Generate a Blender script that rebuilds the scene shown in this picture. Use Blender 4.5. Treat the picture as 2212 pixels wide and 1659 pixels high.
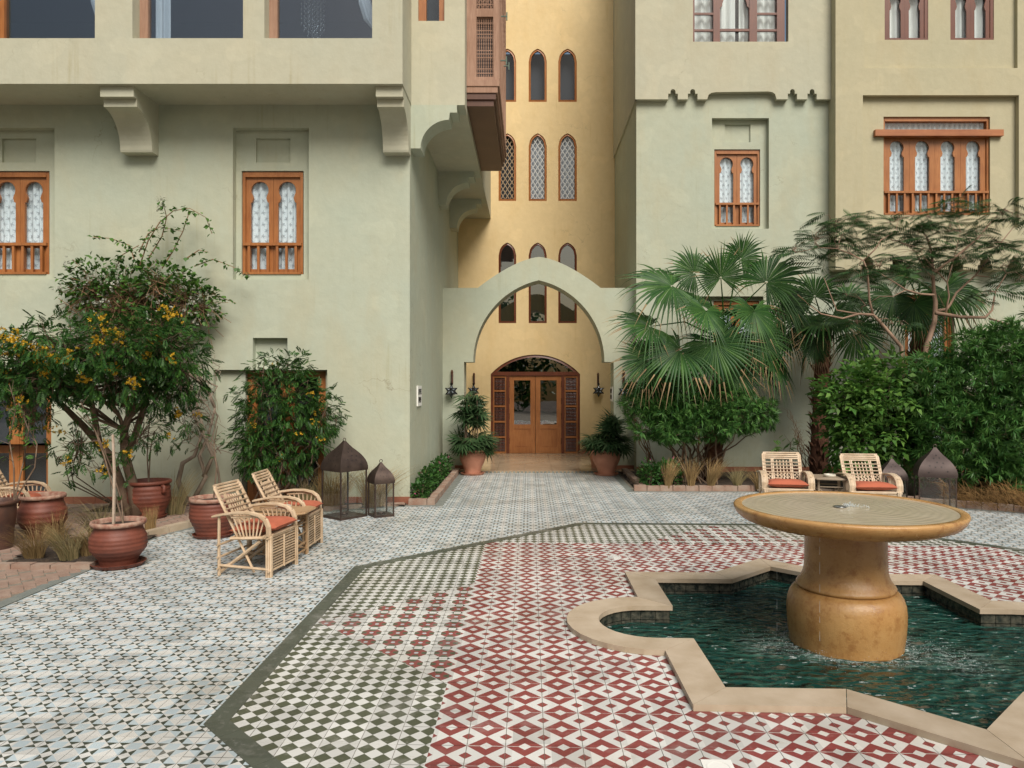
import bpy, math, random
import numpy as np
from mathutils import Vector, Matrix
random.seed(7); rng = np.random.default_rng(7)
S = bpy.context.scene
for o in list(bpy.data.objects): bpy.data.objects.remove(o)
R = math.radians
# ------------------------------------------------------------------ camera, sky, sun, exposure
F, CX, CY, H = 1587.5, 1142.0, 829.5, 1.878        # focal length and principal point of a 2212 px wide print, eye height
cd = bpy.data.cameras.new('camera'); cam = bpy.data.objects.new('camera', cd); S.collection.objects.link(cam)
cam.location = (0, 0, H); cam.rotation_euler = (R(90), 0, 0)
cd.sensor_width = 36; cd.lens = F / 2212 * 36; cd.shift_x = -(CX - 1106) / 2212; cd.clip_end = 1000; cd.clip_start = .05
S.camera = cam
SUN_EL, SUN_AZ = 47, 160     # azimuth clockwise from +Y; light comes from behind the camera, a little from its right
w = bpy.data.worlds.new('World'); S.world = w; w.use_nodes = True
nt = w.node_tree; bg = nt.nodes['Background']; sky = nt.nodes.new('ShaderNodeTexSky')
sky.sky_type = 'NISHITA'; sky.sun_disc = False; sky.sun_elevation = R(SUN_EL); sky.sun_rotation = R(SUN_AZ)
sky.air_density = 1.6; sky.dust_density = 4; sky.ozone_density = .6
nt.links.new(sky.outputs[0], bg.inputs[0]); bg.inputs[1].default_value = .052
sl = bpy.data.lights.new('sun', 'SUN'); sun = bpy.data.objects.new('sun', sl); S.collection.objects.link(sun)
sl.energy = 2.6; sl.angle = R(34); sl.color = (1, .95, .88)
sd = Vector((math.sin(R(SUN_AZ)) * math.cos(R(SUN_EL)), math.cos(R(SUN_AZ)) * math.cos(R(SUN_EL)), math.sin(R(SUN_EL))))
sun.rotation_euler = sd.to_track_quat('Z', 'Y').to_euler()
S.view_settings.view_transform = 'Standard'; S.view_settings.look = 'None'; S.view_settings.gamma = 1
S.view_settings.exposure = 0.6
S.render.resolution_x, S.render.resolution_y = 1024, 768
# ------------------------------------------------------------------ helpers
col = S.collection
def P(x, y, Y): return Vector(((x - CX) * Y / F, Y, H + (CY - y) * Y / F))       # a print point at a known depth
def G(x, y, z=0.0):
    Y = F * (H - z) / (y - CY); return Vector(((x - CX) * Y / F, Y, z))
class MB:
    def __init__(s): s.v = []; s.f = []; s.m = []
    def add(s, vs, fs, mat=0):
        n = len(s.v); s.v += [tuple(p) for p in vs]
        for f in fs: s.f.append(tuple(n + i for i in f)); s.m.append(mat)
        return s
    def box(s, x0, x1, y0, y1, z0, z1, mat=0, M=None):
        vs = [Vector((x, y, z)) for z in (z0, z1) for y in (y0, y1) for x in (x0, x1)]
        if M is not None: vs = [M @ p for p in vs]
        return s.add(vs, [(0,2,3,1),(4,5,7,6),(0,1,5,4),(2,6,7,3),(0,4,6,2),(1,3,7,5)], mat)
    def prism(s, pts, mp, d0, d1, mat=0, caps=True):
        n = len(pts); vs = [mp(u, v, d0) for u, v in pts] + [mp(u, v, d1) for u, v in pts]
        fs = [(i, (i+1) % n, n + (i+1) % n, n + i) for i in range(n)]
        if caps: fs += [tuple(range(n)), tuple(range(2*n-1, n-1, -1))]
        return s.add(vs, fs, mat)
    def tube(s, pts, rad, n=6, mat=0, cap=True):
        pts = [Vector(p) for p in pts]
        if not hasattr(rad, '__len__'): rad = [rad] * len(pts)
        vs = []; t0 = None; a = None
        for i, p in enumerate(pts):
            t = (pts[min(i+1, len(pts)-1)] - pts[max(i-1, 0)])
            t = t.normalized() if t.length > 1e-9 else Vector((0, 0, 1))
            if a is None: a = t.orthogonal().normalized()
            else:
                a = a - t * a.dot(t); a = a.normalized() if a.length > 1e-6 else t.orthogonal().normalized()
            b = t.cross(a)
            for k in range(n):
                q = 2 * math.pi * k / n; vs.append(p + (a * math.cos(q) + b * math.sin(q)) * rad[i])
        fs = []
        for i in range(len(pts) - 1):
            for k in range(n): fs.append((i*n+k, i*n+(k+1) % n, (i+1)*n+(k+1) % n, (i+1)*n+k))
        if cap: fs += [tuple(range(n-1, -1, -1)), tuple(range((len(pts)-1)*n, len(pts)*n))]
        return s.add(vs, fs, mat)
    def lathe(s, prof, n=48, c=(0, 0, 0), mat=0, wob=None, rings=None):
        vs = []; m = len(prof)
        for i, (r, z) in enumerate(prof):
            for k in range(n):
                q = 2 * math.pi * k / n; rr = r if wob is None else r * (1 + wob(q, z))
                vs.append((c[0] + rr * math.cos(q), c[1] + rr * math.sin(q), c[2] + z))
        fs = [(i*n+k, i*n+(k+1) % n, (i+1)*n+(k+1) % n, (i+1)*n+k) for i in range(m-1) for k in range(n)]
        return s.add(vs, fs, mat)
    def build(s, name, mats, parent=None, smooth=False, loc=None, kind=None, auto=None):
        me = bpy.data.meshes.new(name); me.from_pydata(s.v, [], s.f)
        if not isinstance(mats, (list, tuple)): mats = [mats]
        for m in mats: me.materials.append(m)
        if len(mats) > 1: me.polygons.foreach_set('material_index', s.m)
        if smooth: me.polygons.foreach_set('use_smooth', [True] * len(me.polygons))
        if auto is not None and smooth: me.set_sharp_from_angle(angle=R(auto))
        me.update(); o = bpy.data.objects.new(name, me); col.objects.link(o)
        if parent is not None: o.parent = parent
        if loc is not None: o.location = loc
        if kind: o['kind'] = kind
        return o
def np_mesh(name, V, Q, mats, midx=None, parent=None, kind=None, smooth=False):
    me = bpy.data.meshes.new(name); V = np.ascontiguousarray(V, dtype=np.float32).reshape(-1, 3); Q = np.ascontiguousarray(Q, dtype=np.int32)
    k = Q.shape[1]; me.vertices.add(len(V)); me.vertices.foreach_set('co', V.ravel())
    me.loops.add(Q.size); me.loops.foreach_set('vertex_index', Q.ravel())
    me.polygons.add(len(Q)); me.polygons.foreach_set('loop_start', np.arange(0, Q.size, k, dtype=np.int32))
    if not isinstance(mats, (list, tuple)): mats = [mats]
    for m in mats: me.materials.append(m)
    if midx is not None: me.polygons.foreach_set('material_index', np.asarray(midx, dtype=np.int32))
    if smooth: me.polygons.foreach_set('use_smooth', np.ones(len(Q), dtype=bool))
    me.update(calc_edges=True); o = bpy.data.objects.new(name, me); col.objects.link(o)
    if parent is not None: o.parent = parent
    if kind: o['kind'] = kind
    return o
def tag(o, label, cat, group=None):
    o['label'] = label; o['category'] = cat
    if group: o['group'] = group
    return o
def thing(name, label, cat, loc=(0, 0, 0), rz=0, group=None, sc=1):
    o = bpy.data.objects.new(name, None); col.objects.link(o); o.empty_display_size = .1
    o.location = loc; o.rotation_euler = (0, 0, rz); o.scale = (sc,) * 3
    return tag(o, label, cat, group)
def part_root(name, parent, loc=(0, 0, 0), rz=0):
    o = bpy.data.objects.new(name, None); col.objects.link(o); o.parent = parent; o.location = loc; o.rotation_euler = (0, 0, rz); return o
def struct(o): o['kind'] = 'structure'; return o
def copy_tree(o, parent=None):
    c = o.copy(); col.objects.link(c); c.parent = parent
    for ch in o.children: copy_tree(ch, c)
    return c
def rotz(a): return Matrix.Rotation(a, 4, 'Z')
def U(a, b): return random.uniform(a, b)
# ------------------------------------------------------------------ materials
def newmat(name):
    m = bpy.data.materials.new(name); m.use_nodes = True; t = m.node_tree; return m, t, t.nodes['Principled BSDF']
def N(t, typ, **kw):
    n = t.nodes.new(typ)
    for k, v in kw.items():
        if k in n.inputs: n.inputs[k].default_value = v
        else: setattr(n, k, v)
    return n
def L(t, a, b): t.links.new(a, b)
def pos(t, sc=(1, 1, 1)):
    g = N(t, 'ShaderNodeNewGeometry'); m = N(t, 'ShaderNodeMapping'); m.inputs['Scale'].default_value = sc
    L(t, g.outputs['Position'], m.inputs[0]); return m.outputs[0]
def noise(t, vec, scale, detail=5, rough=.55):
    n = N(t, 'ShaderNodeTexNoise'); n.inputs['Scale'].default_value = scale; n.inputs['Detail'].default_value = detail
    n.inputs['Roughness'].default_value = rough; L(t, vec, n.inputs['Vector']); return n.outputs[0]
def ramp(t, f, lo, hi):
    n = N(t, 'ShaderNodeMapRange'); n.inputs['From Min'].default_value = lo; n.inputs['From Max'].default_value = hi
    L(t, f, n.inputs['Value']); return n.outputs[0]
def mixc(t, f, a, b, mode='MIX'):
    n = N(t, 'ShaderNodeMix', data_type='RGBA', blend_type=mode)
    if isinstance(f, (int, float)): n.inputs[0].default_value = f
    else: L(t, f, n.inputs[0])
    for v, i in ((a, 6), (b, 7)):
        if isinstance(v, tuple): n.inputs[i].default_value = (*v[:3], 1)
        else: L(t, v, n.inputs[i])
    return n.outputs[2]
def bump(t, b, h, strength=.3, dist=.01, prev=None):
    n = N(t, 'ShaderNodeBump'); n.inputs['Strength'].default_value = strength; n.inputs['Distance'].default_value = dist
    L(t, h, n.inputs['Height'])
    if prev is not None: L(t, prev, n.inputs['Normal'])
    if b is not None: L(t, n.outputs[0], b.inputs['Normal'])
    return n.outputs[0]
def simple(name, c, rough=.6, c2=None, scale=6, sc=(1, 1, 1), bs=0, bstr=.3, bd=.01, metal=0, spec=.5, island=0, objrand=0):
    m, t, b = newmat(name); b.inputs['Roughness'].default_value = rough; b.inputs['Metallic'].default_value = metal
    b.inputs['Specular IOR Level'].default_value = spec; b.inputs['Base Color'].default_value = (*c, 1)
    p = pos(t, sc); out = None
    if c2:
        out = mixc(t, ramp(t, noise(t, p, scale), .32, .68), c, c2)
    if island:
        g = N(t, 'ShaderNodeNewGeometry'); k = N(t, 'ShaderNodeMapRange'); k.inputs['To Min'].default_value = 1 - island; k.inputs['To Max'].default_value = 1 + island * .6
        L(t, g.outputs['Random Per Island'], k.inputs['Value'])
        cc = N(t, 'ShaderNodeCombineColor')
        for i in range(3): L(t, k.outputs[0], cc.inputs[i])
        out = mixc(t, 1.0, out if out is not None else c, cc.outputs[0], 'MULTIPLY')
    if objrand:
        g = N(t, 'ShaderNodeObjectInfo'); k = N(t, 'ShaderNodeMapRange'); k.inputs['To Min'].default_value = 1 - objrand; k.inputs['To Max'].default_value = 1 + objrand * .6
        L(t, g.outputs['Random'], k.inputs['Value']); cc = N(t, 'ShaderNodeCombineColor')
        for i in range(3): L(t, k.outputs[0], cc.inputs[i])
        out = mixc(t, 1.0, out if out is not None else c, cc.outputs[0], 'MULTIPLY')
    if out is not None: L(t, out, b.inputs['Base Color'])
    if bs: bump(t, b, noise(t, p, bs, 4), bstr, bd)
    return m
def plaster(name, c, c2, stain):
    m, t, b = newmat(name); p = pos(t)
    n1 = ramp(t, noise(t, p, .55, 6, .6), .34, .66); base = mixc(t, n1, c, c2)
    n2 = ramp(t, noise(t, pos(t, (1, 1, .35)), 1.6, 7, .65), .50, .95)
    base = mixc(t, n2, base, stain)
    n3 = ramp(t, noise(t, p, 7, 6, .65), .3, .7); base = mixc(t, n3, base, mixc(t, 1.0, base, (.93, .93, .92), 'MULTIPLY'))
    sn = ramp(t, noise(t, pos(t, (9, 9, .28)), 1.4, 5, .6), .56, .80); sm = ramp(t, noise(t, p, .9, 3), .48, .66)
    sk = N(t, 'ShaderNodeMath', operation='MULTIPLY'); L(t, sn, sk.inputs[0]); L(t, sm, sk.inputs[1]); base = mixc(t, sk.outputs[0], base, mixc(t, 1.0, base, (.84, .80, .70), 'MULTIPLY'))
    pt_ = ramp(t, noise(t, p, 1.7, 2, .4), .60, .63); base = mixc(t, pt_, base, mixc(t, 1.0, base, (1.05, 1.045, 1.04), 'MULTIPLY'))
    vd = N(t, 'ShaderNodeVectorMath', operation='ADD'); nz = N(t, 'ShaderNodeTexNoise'); nz.inputs['Scale'].default_value = 3; nz.inputs['Detail'].default_value = 6; L(t, p, nz.inputs['Vector']); L(t, p, vd.inputs[0]); L(t, nz.outputs[1], vd.inputs[1])
    vo = N(t, 'ShaderNodeTexVoronoi', feature='DISTANCE_TO_EDGE'); vo.inputs['Scale'].default_value = .55; L(t, vd.outputs[0], vo.inputs['Vector'])
    ck = N(t, 'ShaderNodeMapRange'); ck.inputs['From Min'].default_value = 0; ck.inputs['From Max'].default_value = .006; ck.inputs['To Min'].default_value = .5; ck.inputs['To Max'].default_value = 0; L(t, vo.outputs['Distance'], ck.inputs['Value'])
    cm = N(t, 'ShaderNodeMath', operation='MULTIPLY'); L(t, ck.outputs[0], cm.inputs[0]); L(t, ramp(t, noise(t, p, .7, 3), .56, .66), cm.inputs[1]); base = mixc(t, cm.outputs[0], base, (.20, .17, .11))
    # dirt splashed up from the ground, with a ragged upper edge
    g = N(t, 'ShaderNodeNewGeometry'); s = N(t, 'ShaderNodeSeparateXYZ'); L(t, g.outputs['Position'], s.inputs[0])
    md = N(t, 'ShaderNodeMath', operation='MULTIPLY_ADD'); L(t, noise(t, p, 2.5, 6, .7), md.inputs[0]); md.inputs[1].default_value = -1.3; L(t, s.outputs[2], md.inputs[2])
    f = N(t, 'ShaderNodeMapRange'); f.inputs['From Min'].default_value = -.75; f.inputs['From Max'].default_value = -.25; f.inputs['To Min'].default_value = .45; f.inputs['To Max'].default_value = 0
    L(t, md.outputs[0], f.inputs['Value']); base = mixc(t, f.outputs[0], base, mixc(t, 1.0, base, (.72, .66, .54), 'MULTIPLY'))
    L(t, base, b.inputs['Base Color']); b.inputs['Roughness'].default_value = .85; b.inputs['Specular IOR Level'].default_value = .25
    n = bump(t, None, noise(t, p, 5, 3), .25, .03); bump(t, b, noise(t, p, 90, 5, .7), .35, .004, n)
    return m
def wood(name, c, c2, rough=.36, vert=True):
    m, t, b = newmat(name); p = pos(t, (14, 14, 1.2) if vert else (1.2, 14, 14))
    f = ramp(t, noise(t, p, 3, 6, .65), .3, .7); base = mixc(t, f, c, c2)
    k = ramp(t, noise(t, pos(t), 1.7, 3), .35, .65); base = mixc(t, k, base, mixc(t, 1.0, base, (.78, .72, .66), 'MULTIPLY'))
    L(t, base, b.inputs['Base Color']); b.inputs['Roughness'].default_value = rough
    bump(t, b, noise(t, p, 5, 4), .25, .003); return m
def leafmat(name, c, c2, rough=.45, trans=.25, tip=None):
    m, t, b = newmat(name); g = N(t, 'ShaderNodeNewGeometry'); f = g.outputs['Random Per Island']
    base = mixc(t, f, c, c2); k = ramp(t, noise(t, pos(t), 2.2, 3), .3, .7)
    base = mixc(t, k, mixc(t, 1.0, base, (.5, .52, .5), 'MULTIPLY'), base)
    L(t, base, b.inputs['Base Color']); b.inputs['Roughness'].default_value = rough; b.inputs['Specular IOR Level'].default_value = .28
    tr = N(t, 'ShaderNodeBsdfTranslucent'); L(t, base, tr.inputs[0]); mx = N(t, 'ShaderNodeMixShader'); mx.inputs[0].default_value = trans
    L(t, b.outputs[0], mx.inputs[1]); L(t, tr.outputs[0], mx.inputs[2]); L(t, mx.outputs[0], t.nodes['Material Output'].inputs[0])
    return m
def glassmat(name, tint=(.9, .95, .95), rough=.02, boost=.05):
    m, t, b = newmat(name); lw = N(t, 'ShaderNodeLayerWeight'); pw = N(t, 'ShaderNodeMath', operation='POWER'); L(t, lw.outputs['Facing'], pw.inputs[0]); pw.inputs[1].default_value = 5
    mu = N(t, 'ShaderNodeMath', operation='MULTIPLY_ADD'); L(t, pw.outputs[0], mu.inputs[0]); mu.inputs[1].default_value = 1-boost; mu.inputs[2].default_value = boost; mu.use_clamp = True
    tr = N(t, 'ShaderNodeBsdfTransparent'); tr.inputs[0].default_value = (*tint, 1)
    gl = N(t, 'ShaderNodeBsdfGlossy'); gl.inputs['Roughness'].default_value = rough
    n = bump(t, None, noise(t, pos(t), 1.5, 2), .06, .02); L(t, n, gl.inputs['Normal'])
    mx = N(t, 'ShaderNodeMixShader'); L(t, mu.outputs[0], mx.inputs[0]); L(t, tr.outputs[0], mx.inputs[1]); L(t, gl.outputs[0], mx.inputs[2])
    L(t, mx.outputs[0], t.nodes['Material Output'].inputs[0]); return m
SH = .0358                       # the tile rows are laid about two degrees off square
FC = (2.43, 5.64)                # fountain centre
def sh(u, v): return (u, v - SH * (u - FC[0]))
def tilemat(name, c, wear=.35):
    m, t, b = newmat(name); g = N(t, 'ShaderNodeNewGeometry'); s = N(t, 'ShaderNodeSeparateXYZ'); L(t, g.outputs['Position'], s.inputs[0])
    v = N(t, 'ShaderNodeMath', operation='MULTIPLY_ADD'); L(t, s.outputs[0], v.inputs[0]); v.inputs[1].default_value = SH; L(t, s.outputs[1], v.inputs[2])
    def cell(sock, off):
        a = N(t, 'ShaderNodeMath', operation='ADD'); L(t, sock, a.inputs[0]); a.inputs[1].default_value = off
        d = N(t, 'ShaderNodeMath', operation='DIVIDE'); L(t, a.outputs[0], d.inputs[0]); d.inputs[1].default_value = .2
        f = N(t, 'ShaderNodeMath', operation='FLOOR'); L(t, d.outputs[0], f.inputs[0]); return f.outputs[0]
    cx = N(t, 'ShaderNodeCombineXYZ'); L(t, cell(s.outputs[0], .484), cx.inputs[0]); L(t, cell(v.outputs[0], -3.9076 - .0869 + .17), cx.inputs[1])
    wn = N(t, 'ShaderNodeTexWhiteNoise', noise_dimensions='2D'); L(t, cx.outputs[0], wn.inputs['Vector'])
    k = N(t, 'ShaderNodeMapRange'); k.inputs['To Min'].default_value = .74; k.inputs['To Max'].default_value = 1.07; L(t, wn.outputs[0], k.inputs['Value'])
    cc = N(t, 'ShaderNodeCombineColor')
    for i in range(3): L(t, k.outputs[0], cc.inputs[i])
    base = mixc(t, 1.0, c, cc.outputs[0], 'MULTIPLY')
    p = pos(t)
    wr = ramp(t, noise(t, p, 2.3, 8, .72), .52, .78); w2 = N(t, 'ShaderNodeMath', operation='MULTIPLY'); L(t, wr, w2.inputs[0]); w2.inputs[1].default_value = wear
    base = mixc(t, w2.outputs[0], base, (.50, .47, .43))
    fl = ramp(t, noise(t, p, 24, 6, .75), .58, .72); w3 = N(t, 'ShaderNodeMath', operation='MULTIPLY'); L(t, fl, w3.inputs[0]); w3.inputs[1].default_value = wear * .6
    base = mixc(t, w3.outputs[0], base, (.55, .52, .48))
    dt = ramp(t, noise(t, p, .8, 6, .6), .5, .8); base = mixc(t, dt, base, mixc(t, 1.0, base, (.74, .69, .61), 'MULTIPLY'))
    d2 = ramp(t, noise(t, p, 5.5, 7, .7), .60, .72); d3 = N(t, 'ShaderNodeMath', operation='MULTIPLY'); L(t, d2, d3.inputs[0]); d3.inputs[1].default_value = .5; base = mixc(t, d3.outputs[0], base, mixc(t, 1.0, base, (.70, .63, .53), 'MULTIPLY'))
    L(t, base, b.inputs['Base Color'])
    rr = N(t, 'ShaderNodeMapRange'); rr.inputs['To Min'].default_value = .22; rr.inputs['To Max'].default_value = .55; L(t, noise(t, p, 6, 5), rr.inputs['Value'])
    L(t, rr.outputs[0], b.inputs['Roughness']); b.inputs['Specular IOR Level'].default_value = .4
    bump(t, b, noise(t, p, 70, 3), .08, .002); return m
SAGE = plaster('sage_plaster', (.415, .455, .365), (.445, .455, .343), (.435, .405, .275))
SAGEU = plaster('upper_sage_plaster', (.455, .452, .35), (.483, .46, .342), (.45, .405, .285))  # tanner sage for the upper storeys, side bay and front brackets
OCHRE = plaster('ochre_plaster', (.70, .535, .29), (.74, .575, .32), (.66, .47, .22))
WOOD = wood('teak', (.43, .18, .058), (.32, .115, .034)); WOODD = wood('dark_red_wood', (.165, .045, .018), (.11, .028, .011))
WOODP = wood('weathered_wood', (.40, .25, .175), (.29, .165, .11), .8); WOODB = wood('oiled_underside_wood', (.12, .05, .026), (.085, .033, .018), .5)
CANE = simple('cane', (.58, .44, .30), .6, (.42, .295, .175), 9, (1, 1, 1), 60, .3, .003, island=.25)
CANEP = simple('pale_cane', (.64, .52, .38), .6, (.50, .37, .24), 9, (1, 1, 1), 60, .3, .003, island=.2)
CUSH = simple('orange_canvas', (.44, .12, .062), .9, (.37, .095, .048), 4, bs=240, bstr=.25, bd=.002)
TERRA = simple('terracotta_pale', (.52, .235, .15), .75, (.43, .18, .11), 5, bs=30, bstr=.3, bd=.006)
TERRAD = simple('terracotta_dark', (.185, .05, .027), .6, (.105, .03, .018), 5, bs=25, bstr=.4, bd=.006)
TERRAW = simple('terracotta_chalky_rim', (.40, .27, .20), .9, (.22, .08, .05), 16, bs=25, bstr=.4, bd=.006)
SOIL = simple('soil', (.075, .05, .032), .95, (.035, .024, .016), 20, bs=60, bstr=1, bd=.03)
IRON = simple('aged_bronze', (.10, .07, .055), .5, (.055, .038, .032), 7, bs=40, bstr=.2, bd=.004, metal=.65)
IRONP = simple('mauve_patina_metal', (.085, .062, .055), .55, (.06, .042, .038), 6, bs=40, bstr=.2, bd=.004, metal=.5)
BLACK = simple('black_iron', (.02, .018, .016), .5, metal=.5)
WHITE = simple('white_paint', (.74, .73, .68), .6)
GLASS = glassmat('window_glass', (.93, .96, .97), .01, .06); LGLASS = glassmat('lantern_glass', (.97, .98, .97), .03, .04)
GLASSR = glassmat('mirror_tinted_glass', (.45, .48, .46), .01, .32)
DARKROOM = simple('dim_room', (.045, .05, .06), .9)
STONE = simple('limestone_coping', (.47, .385, .285), .55, (.36, .28, .19), 4, bs=45, bstr=.3, bd=.005, objrand=.12)
STONEL = simple('polished_beige_stone', (.42, .33, .225), .2, (.35, .26, .17), 2.5)
BRICKM = simple('paving_brick', (.31, .22, .17), .85, (.24, .155, .115), 7, bs=50, bstr=.4, bd=.005, island=.22)
KERBM = simple('kerb_brick', (.25, .145, .10), .9, (.33, .255, .20), 6, bs=50, bstr=.4, bd=.005, island=.2)
GROUT = simple('grout', (.15, .125, .095), .9, (.24, .21, .165), 12)
GREYB = simple('grey_border_stone', (.155, .17, .155), .5, (.21, .225, .205), 5, bs=60, bstr=.15, bd=.003)
T_W = tilemat('tile_cream', (.61, .605, .57), .3); T_BAND = tilemat('tile_border_green', (.080, .090, .068), .45); T_B = tilemat('tile_pale_blue', (.45, .53, .56), .3)
T_D = tilemat('tile_dark_green', (.055, .064, .048), .35); T_R = tilemat('tile_red', (.235, .052, .048), .38)
T_O = tilemat('tile_olive', (.080, .088, .052), .4); T_G = tilemat('tile_grey', (.46, .48, .50), .2)
BARK = simple('grey_brown_bark', (.19, .13, .085), .9, (.11, .07, .045), 14, (1, 1, .4), 40, .6, .01)
BARKG = simple('pale_gnarled_bark', (.30, .24, .18), .9, (.19, .14, .10), 14, (1, 1, .4), 40, .6, .01)
BARKP = simple('pinkish_bark', (.34, .225, .155), .85, (.24, .15, .10), 10, (1, 1, .4), 40, .4, .006)
TWIG = simple('dry_twig', (.26, .15, .08), .9, (.17, .095, .05), 12)
PALMT = simple('palm_fibre', (.17, .075, .04), .95, (.10, .042, .024), 14, bs=40, bstr=.6, bd=.01, island=.3)
L_CAS = leafmat('cassia_leaf', (.026, .092, .022), (.075, .175, .03)); L_BOU = leafmat('bougainvillea_leaf', (.12, .25, .04), (.05, .13, .028))
L_PALM = leafmat('palm_leaf', (.022, .082, .018), (.08, .18, .038), .45, .2); L_PALMT = leafmat('palm_dry_tip', (.42, .30, .16), (.32, .20, .10), .7, .2)
L_OLE = leafmat('narrow_leaf', (.045, .15, .034), (.13, .27, .06), .45, .25); L_BRD = leafmat('broad_leaf', (.075, .20, .04), (.17, .32, .06), .42, .28)
L_POI = leafmat('feathery_leaf', (.028, .078, .028), (.065, .14, .036), .6, .25); L_POT = leafmat('pot_palm_leaf', (.040, .095, .035), (.085, .145, .06), .4, .2)
L_BED = leafmat('bedding_leaf', (.035, .115, .025), (.07, .17, .035)); STRAW = leafmat('straw', (.42, .29, .13), (.28, .17, .07), .8, .15); GRASS = leafmat('sage_grass', (.22, .20, .09), (.46, .35, .18), .8, .2)
HAY = leafmat('brown_straw', (.30, .17, .06), (.19, .10, .035), .85, .1)
F_YEL = leafmat('yellow_flower', (.80, .46, .03), (.85, .56, .06), .6, .3); F_WHI = leafmat('white_flower', (.75, .74, .66), (.65, .66, .54), .6, .3); F_PNK = leafmat('pink_flower', (.55, .10, .25), (.65, .2, .32), .6, .2)
# ------------------------------------------------------------------ ground, tiled courtyard, brick paving
def inpoly(x, y, poly):
    c = False; n = len(poly); j = n - 1
    for i in range(n):
        xi, yi = poly[i]; xj, yj = poly[j]
        if (yi > y) != (yj > y) and x < (xj - xi) * (y - yi) / (yj - yi) + xi: c = not c
        j = i
    return c
def clip(poly, a, b, c):          # keep a*u+b*v<=c
    out = []
    for i in range(len(poly)):
        p, q = poly[i], poly[(i+1) % len(poly)]; dp = a*p[0]+b*p[1]-c; dq = a*q[0]+b*q[1]-c
        if dp <= 0: out.append(p)
        if (dp < 0 < dq) or (dq < 0 < dp):
            t = dp / (dp - dq); out.append((p[0]+(q[0]-p[0])*t, p[1]+(q[1]-p[1])*t))
    return out
ground = MB(); ground.box(-70, 70, -60, 90, -1.2, -.62); struct(ground.build('ground', SOIL))
# pool outline in tile coordinates about the fountain centre
def pool_outline(off):
    h, tw, th, r, st = 1.24 + off, .52, .50, .385, .26
    t = off * (math.sqrt(2) - 1); pts = []
    top = [(-h, h), (-tw - t, h), (0, h + th + t * 0 + off * .42), (tw + t, h), (h, h)]
    right = [(h, r + off), *[((1.24 + st) + (r + off) * math.cos(R(a)), (r + off) * math.sin(R(a))) for a in range(90, -91, -12)], (h, -r - off)]
    bot = [(-x, -y) for x, y in top]; left = [(-x, -y) for x, y in right]
    return [(FC[0] + x, FC[1] + y) for x, y in top + right + bot + left]
PIN, PMID, POUT = pool_outline(0), pool_outline(.125), pool_outline(.25)
# octagon of the star carpet
AP = 4.22
OCTN = [(math.cos(R(a)), math.sin(R(a))) for a in range(0, 360, 45)]
def octd(u, v): return max((u-FC[0])*a + (v-FC[1])*b for a, b in OCTN)
BLUE_AREA = [(-4.42, -1.5), (9.5, -1.5), (9.5, 9.3), (7.25, 10.62), (6.42, 11.18), (4.55, 12.78), (1.72, 12.84), (1.72, 15.5), (-1.32, 15.5), (-1.32, 11.28), (-1.9, 11.2), (-3.05, 10.72), (-4.18, 10.02), (-4.52, 9.1), (-4.52, 8.2), (-4.42, 7.5)]
T = .2; t3 = 1/3; t6 = 1/6
def sym4(ps):                      # rotate a piece about the tile centre
    out = []
    for k in range(4):
        q = []
        for (u, v) in ps:
            for _ in range(k): u, v = 1 - v, u
            q.append((u, v))
        out.append(q)
    return out
BLUE = []
for q in sym4([(0,0),(t3,0),(0,t3)]): BLUE.append((q, 0))
for q in sym4([(t3,0),(t3,t3),(0,t3)]): BLUE.append((q, 1))
for q in sym4([(t3,0),(2*t3,0),(.5,t6)]): BLUE.append((q, 0))
for q in sym4([(t3,0),(.5,t6),(t3,t3)]) + sym4([(2*t3,0),(2*t3,t3),(.5,t6)]): BLUE.append((q, 2))
for q in sym4([(.5,t6),(2*t3,t3),(t3,t3)]): BLUE.append((q, 0))
BLUE.append(([(t3,t3),(2*t3,t3),(2*t3,2*t3),(t3,2*t3)], 1))
RED = []
for i, q in enumerate(sym4([(0,0),(t3,0),(.5,t6),(.5,.5)])): RED.append((q, 3 if i % 2 == 0 else 0))
for i, q in enumerate(sym4([(2*t3,0),(1,0),(.5,.5),(.5,t6)])): RED.append((q, 3 if i % 2 == 0 else 0))
for i, q in enumerate(sym4([(t3,0),(2*t3,0),(.5,t6)])): RED.append((q, 0 if i % 2 == 0 else 3))
CHK = []
for cu in (.25, .75):
    for cv in (.25, .75): CHK.append(([(cu,cv-.25),(cu+.25,cv),(cu,cv+.25),(cu-.25,cv)], 4))
CHK.append(([(.5,.25),(.75,.5),(.5,.75),(.25,.5)], 0))
for q in sym4([(.25,0),(.75,0),(.5,.25)]) + sym4([(0,0),(.25,0),(0,.25)]): CHK.append((q, 0))
OCT = []; a_, b_ = .375, .145
OC = [(.5+x*1, .5+y) for x, y in [(b_,-a_),(a_,-b_),(a_,b_),(b_,a_),(-b_,a_),(-a_,b_),(-a_,-b_),(-b_,-a_)]]
i_, j_ = .19, .085; IC = [(.5+x, .5+y) for x, y in [(j_,-i_),(i_,-j_),(i_,j_),(j_,i_),(-j_,i_),(-i_,j_),(-i_,-j_),(-j_,-i_)]]
for k in range(8): OCT.append(([OC[k], OC[(k+1) % 8], IC[(k+1) % 8], IC[k]], 3 if k % 2 == 0 else 4))
CO = [(.5+(x-.5)*.42, .5+(y-.5)*.42) for x, y in IC]
for k in range(8): OCT.append(([IC[k], IC[(k+1) % 8], CO[(k+1) % 8], CO[k]], 3))
OCT.append((CO, 5))
for q in sym4([(.5-b_,0),(.5+b_,0),(.5+b_,.5-a_),(.5-b_,.5-a_)]): OCT.append((q, 0))
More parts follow.
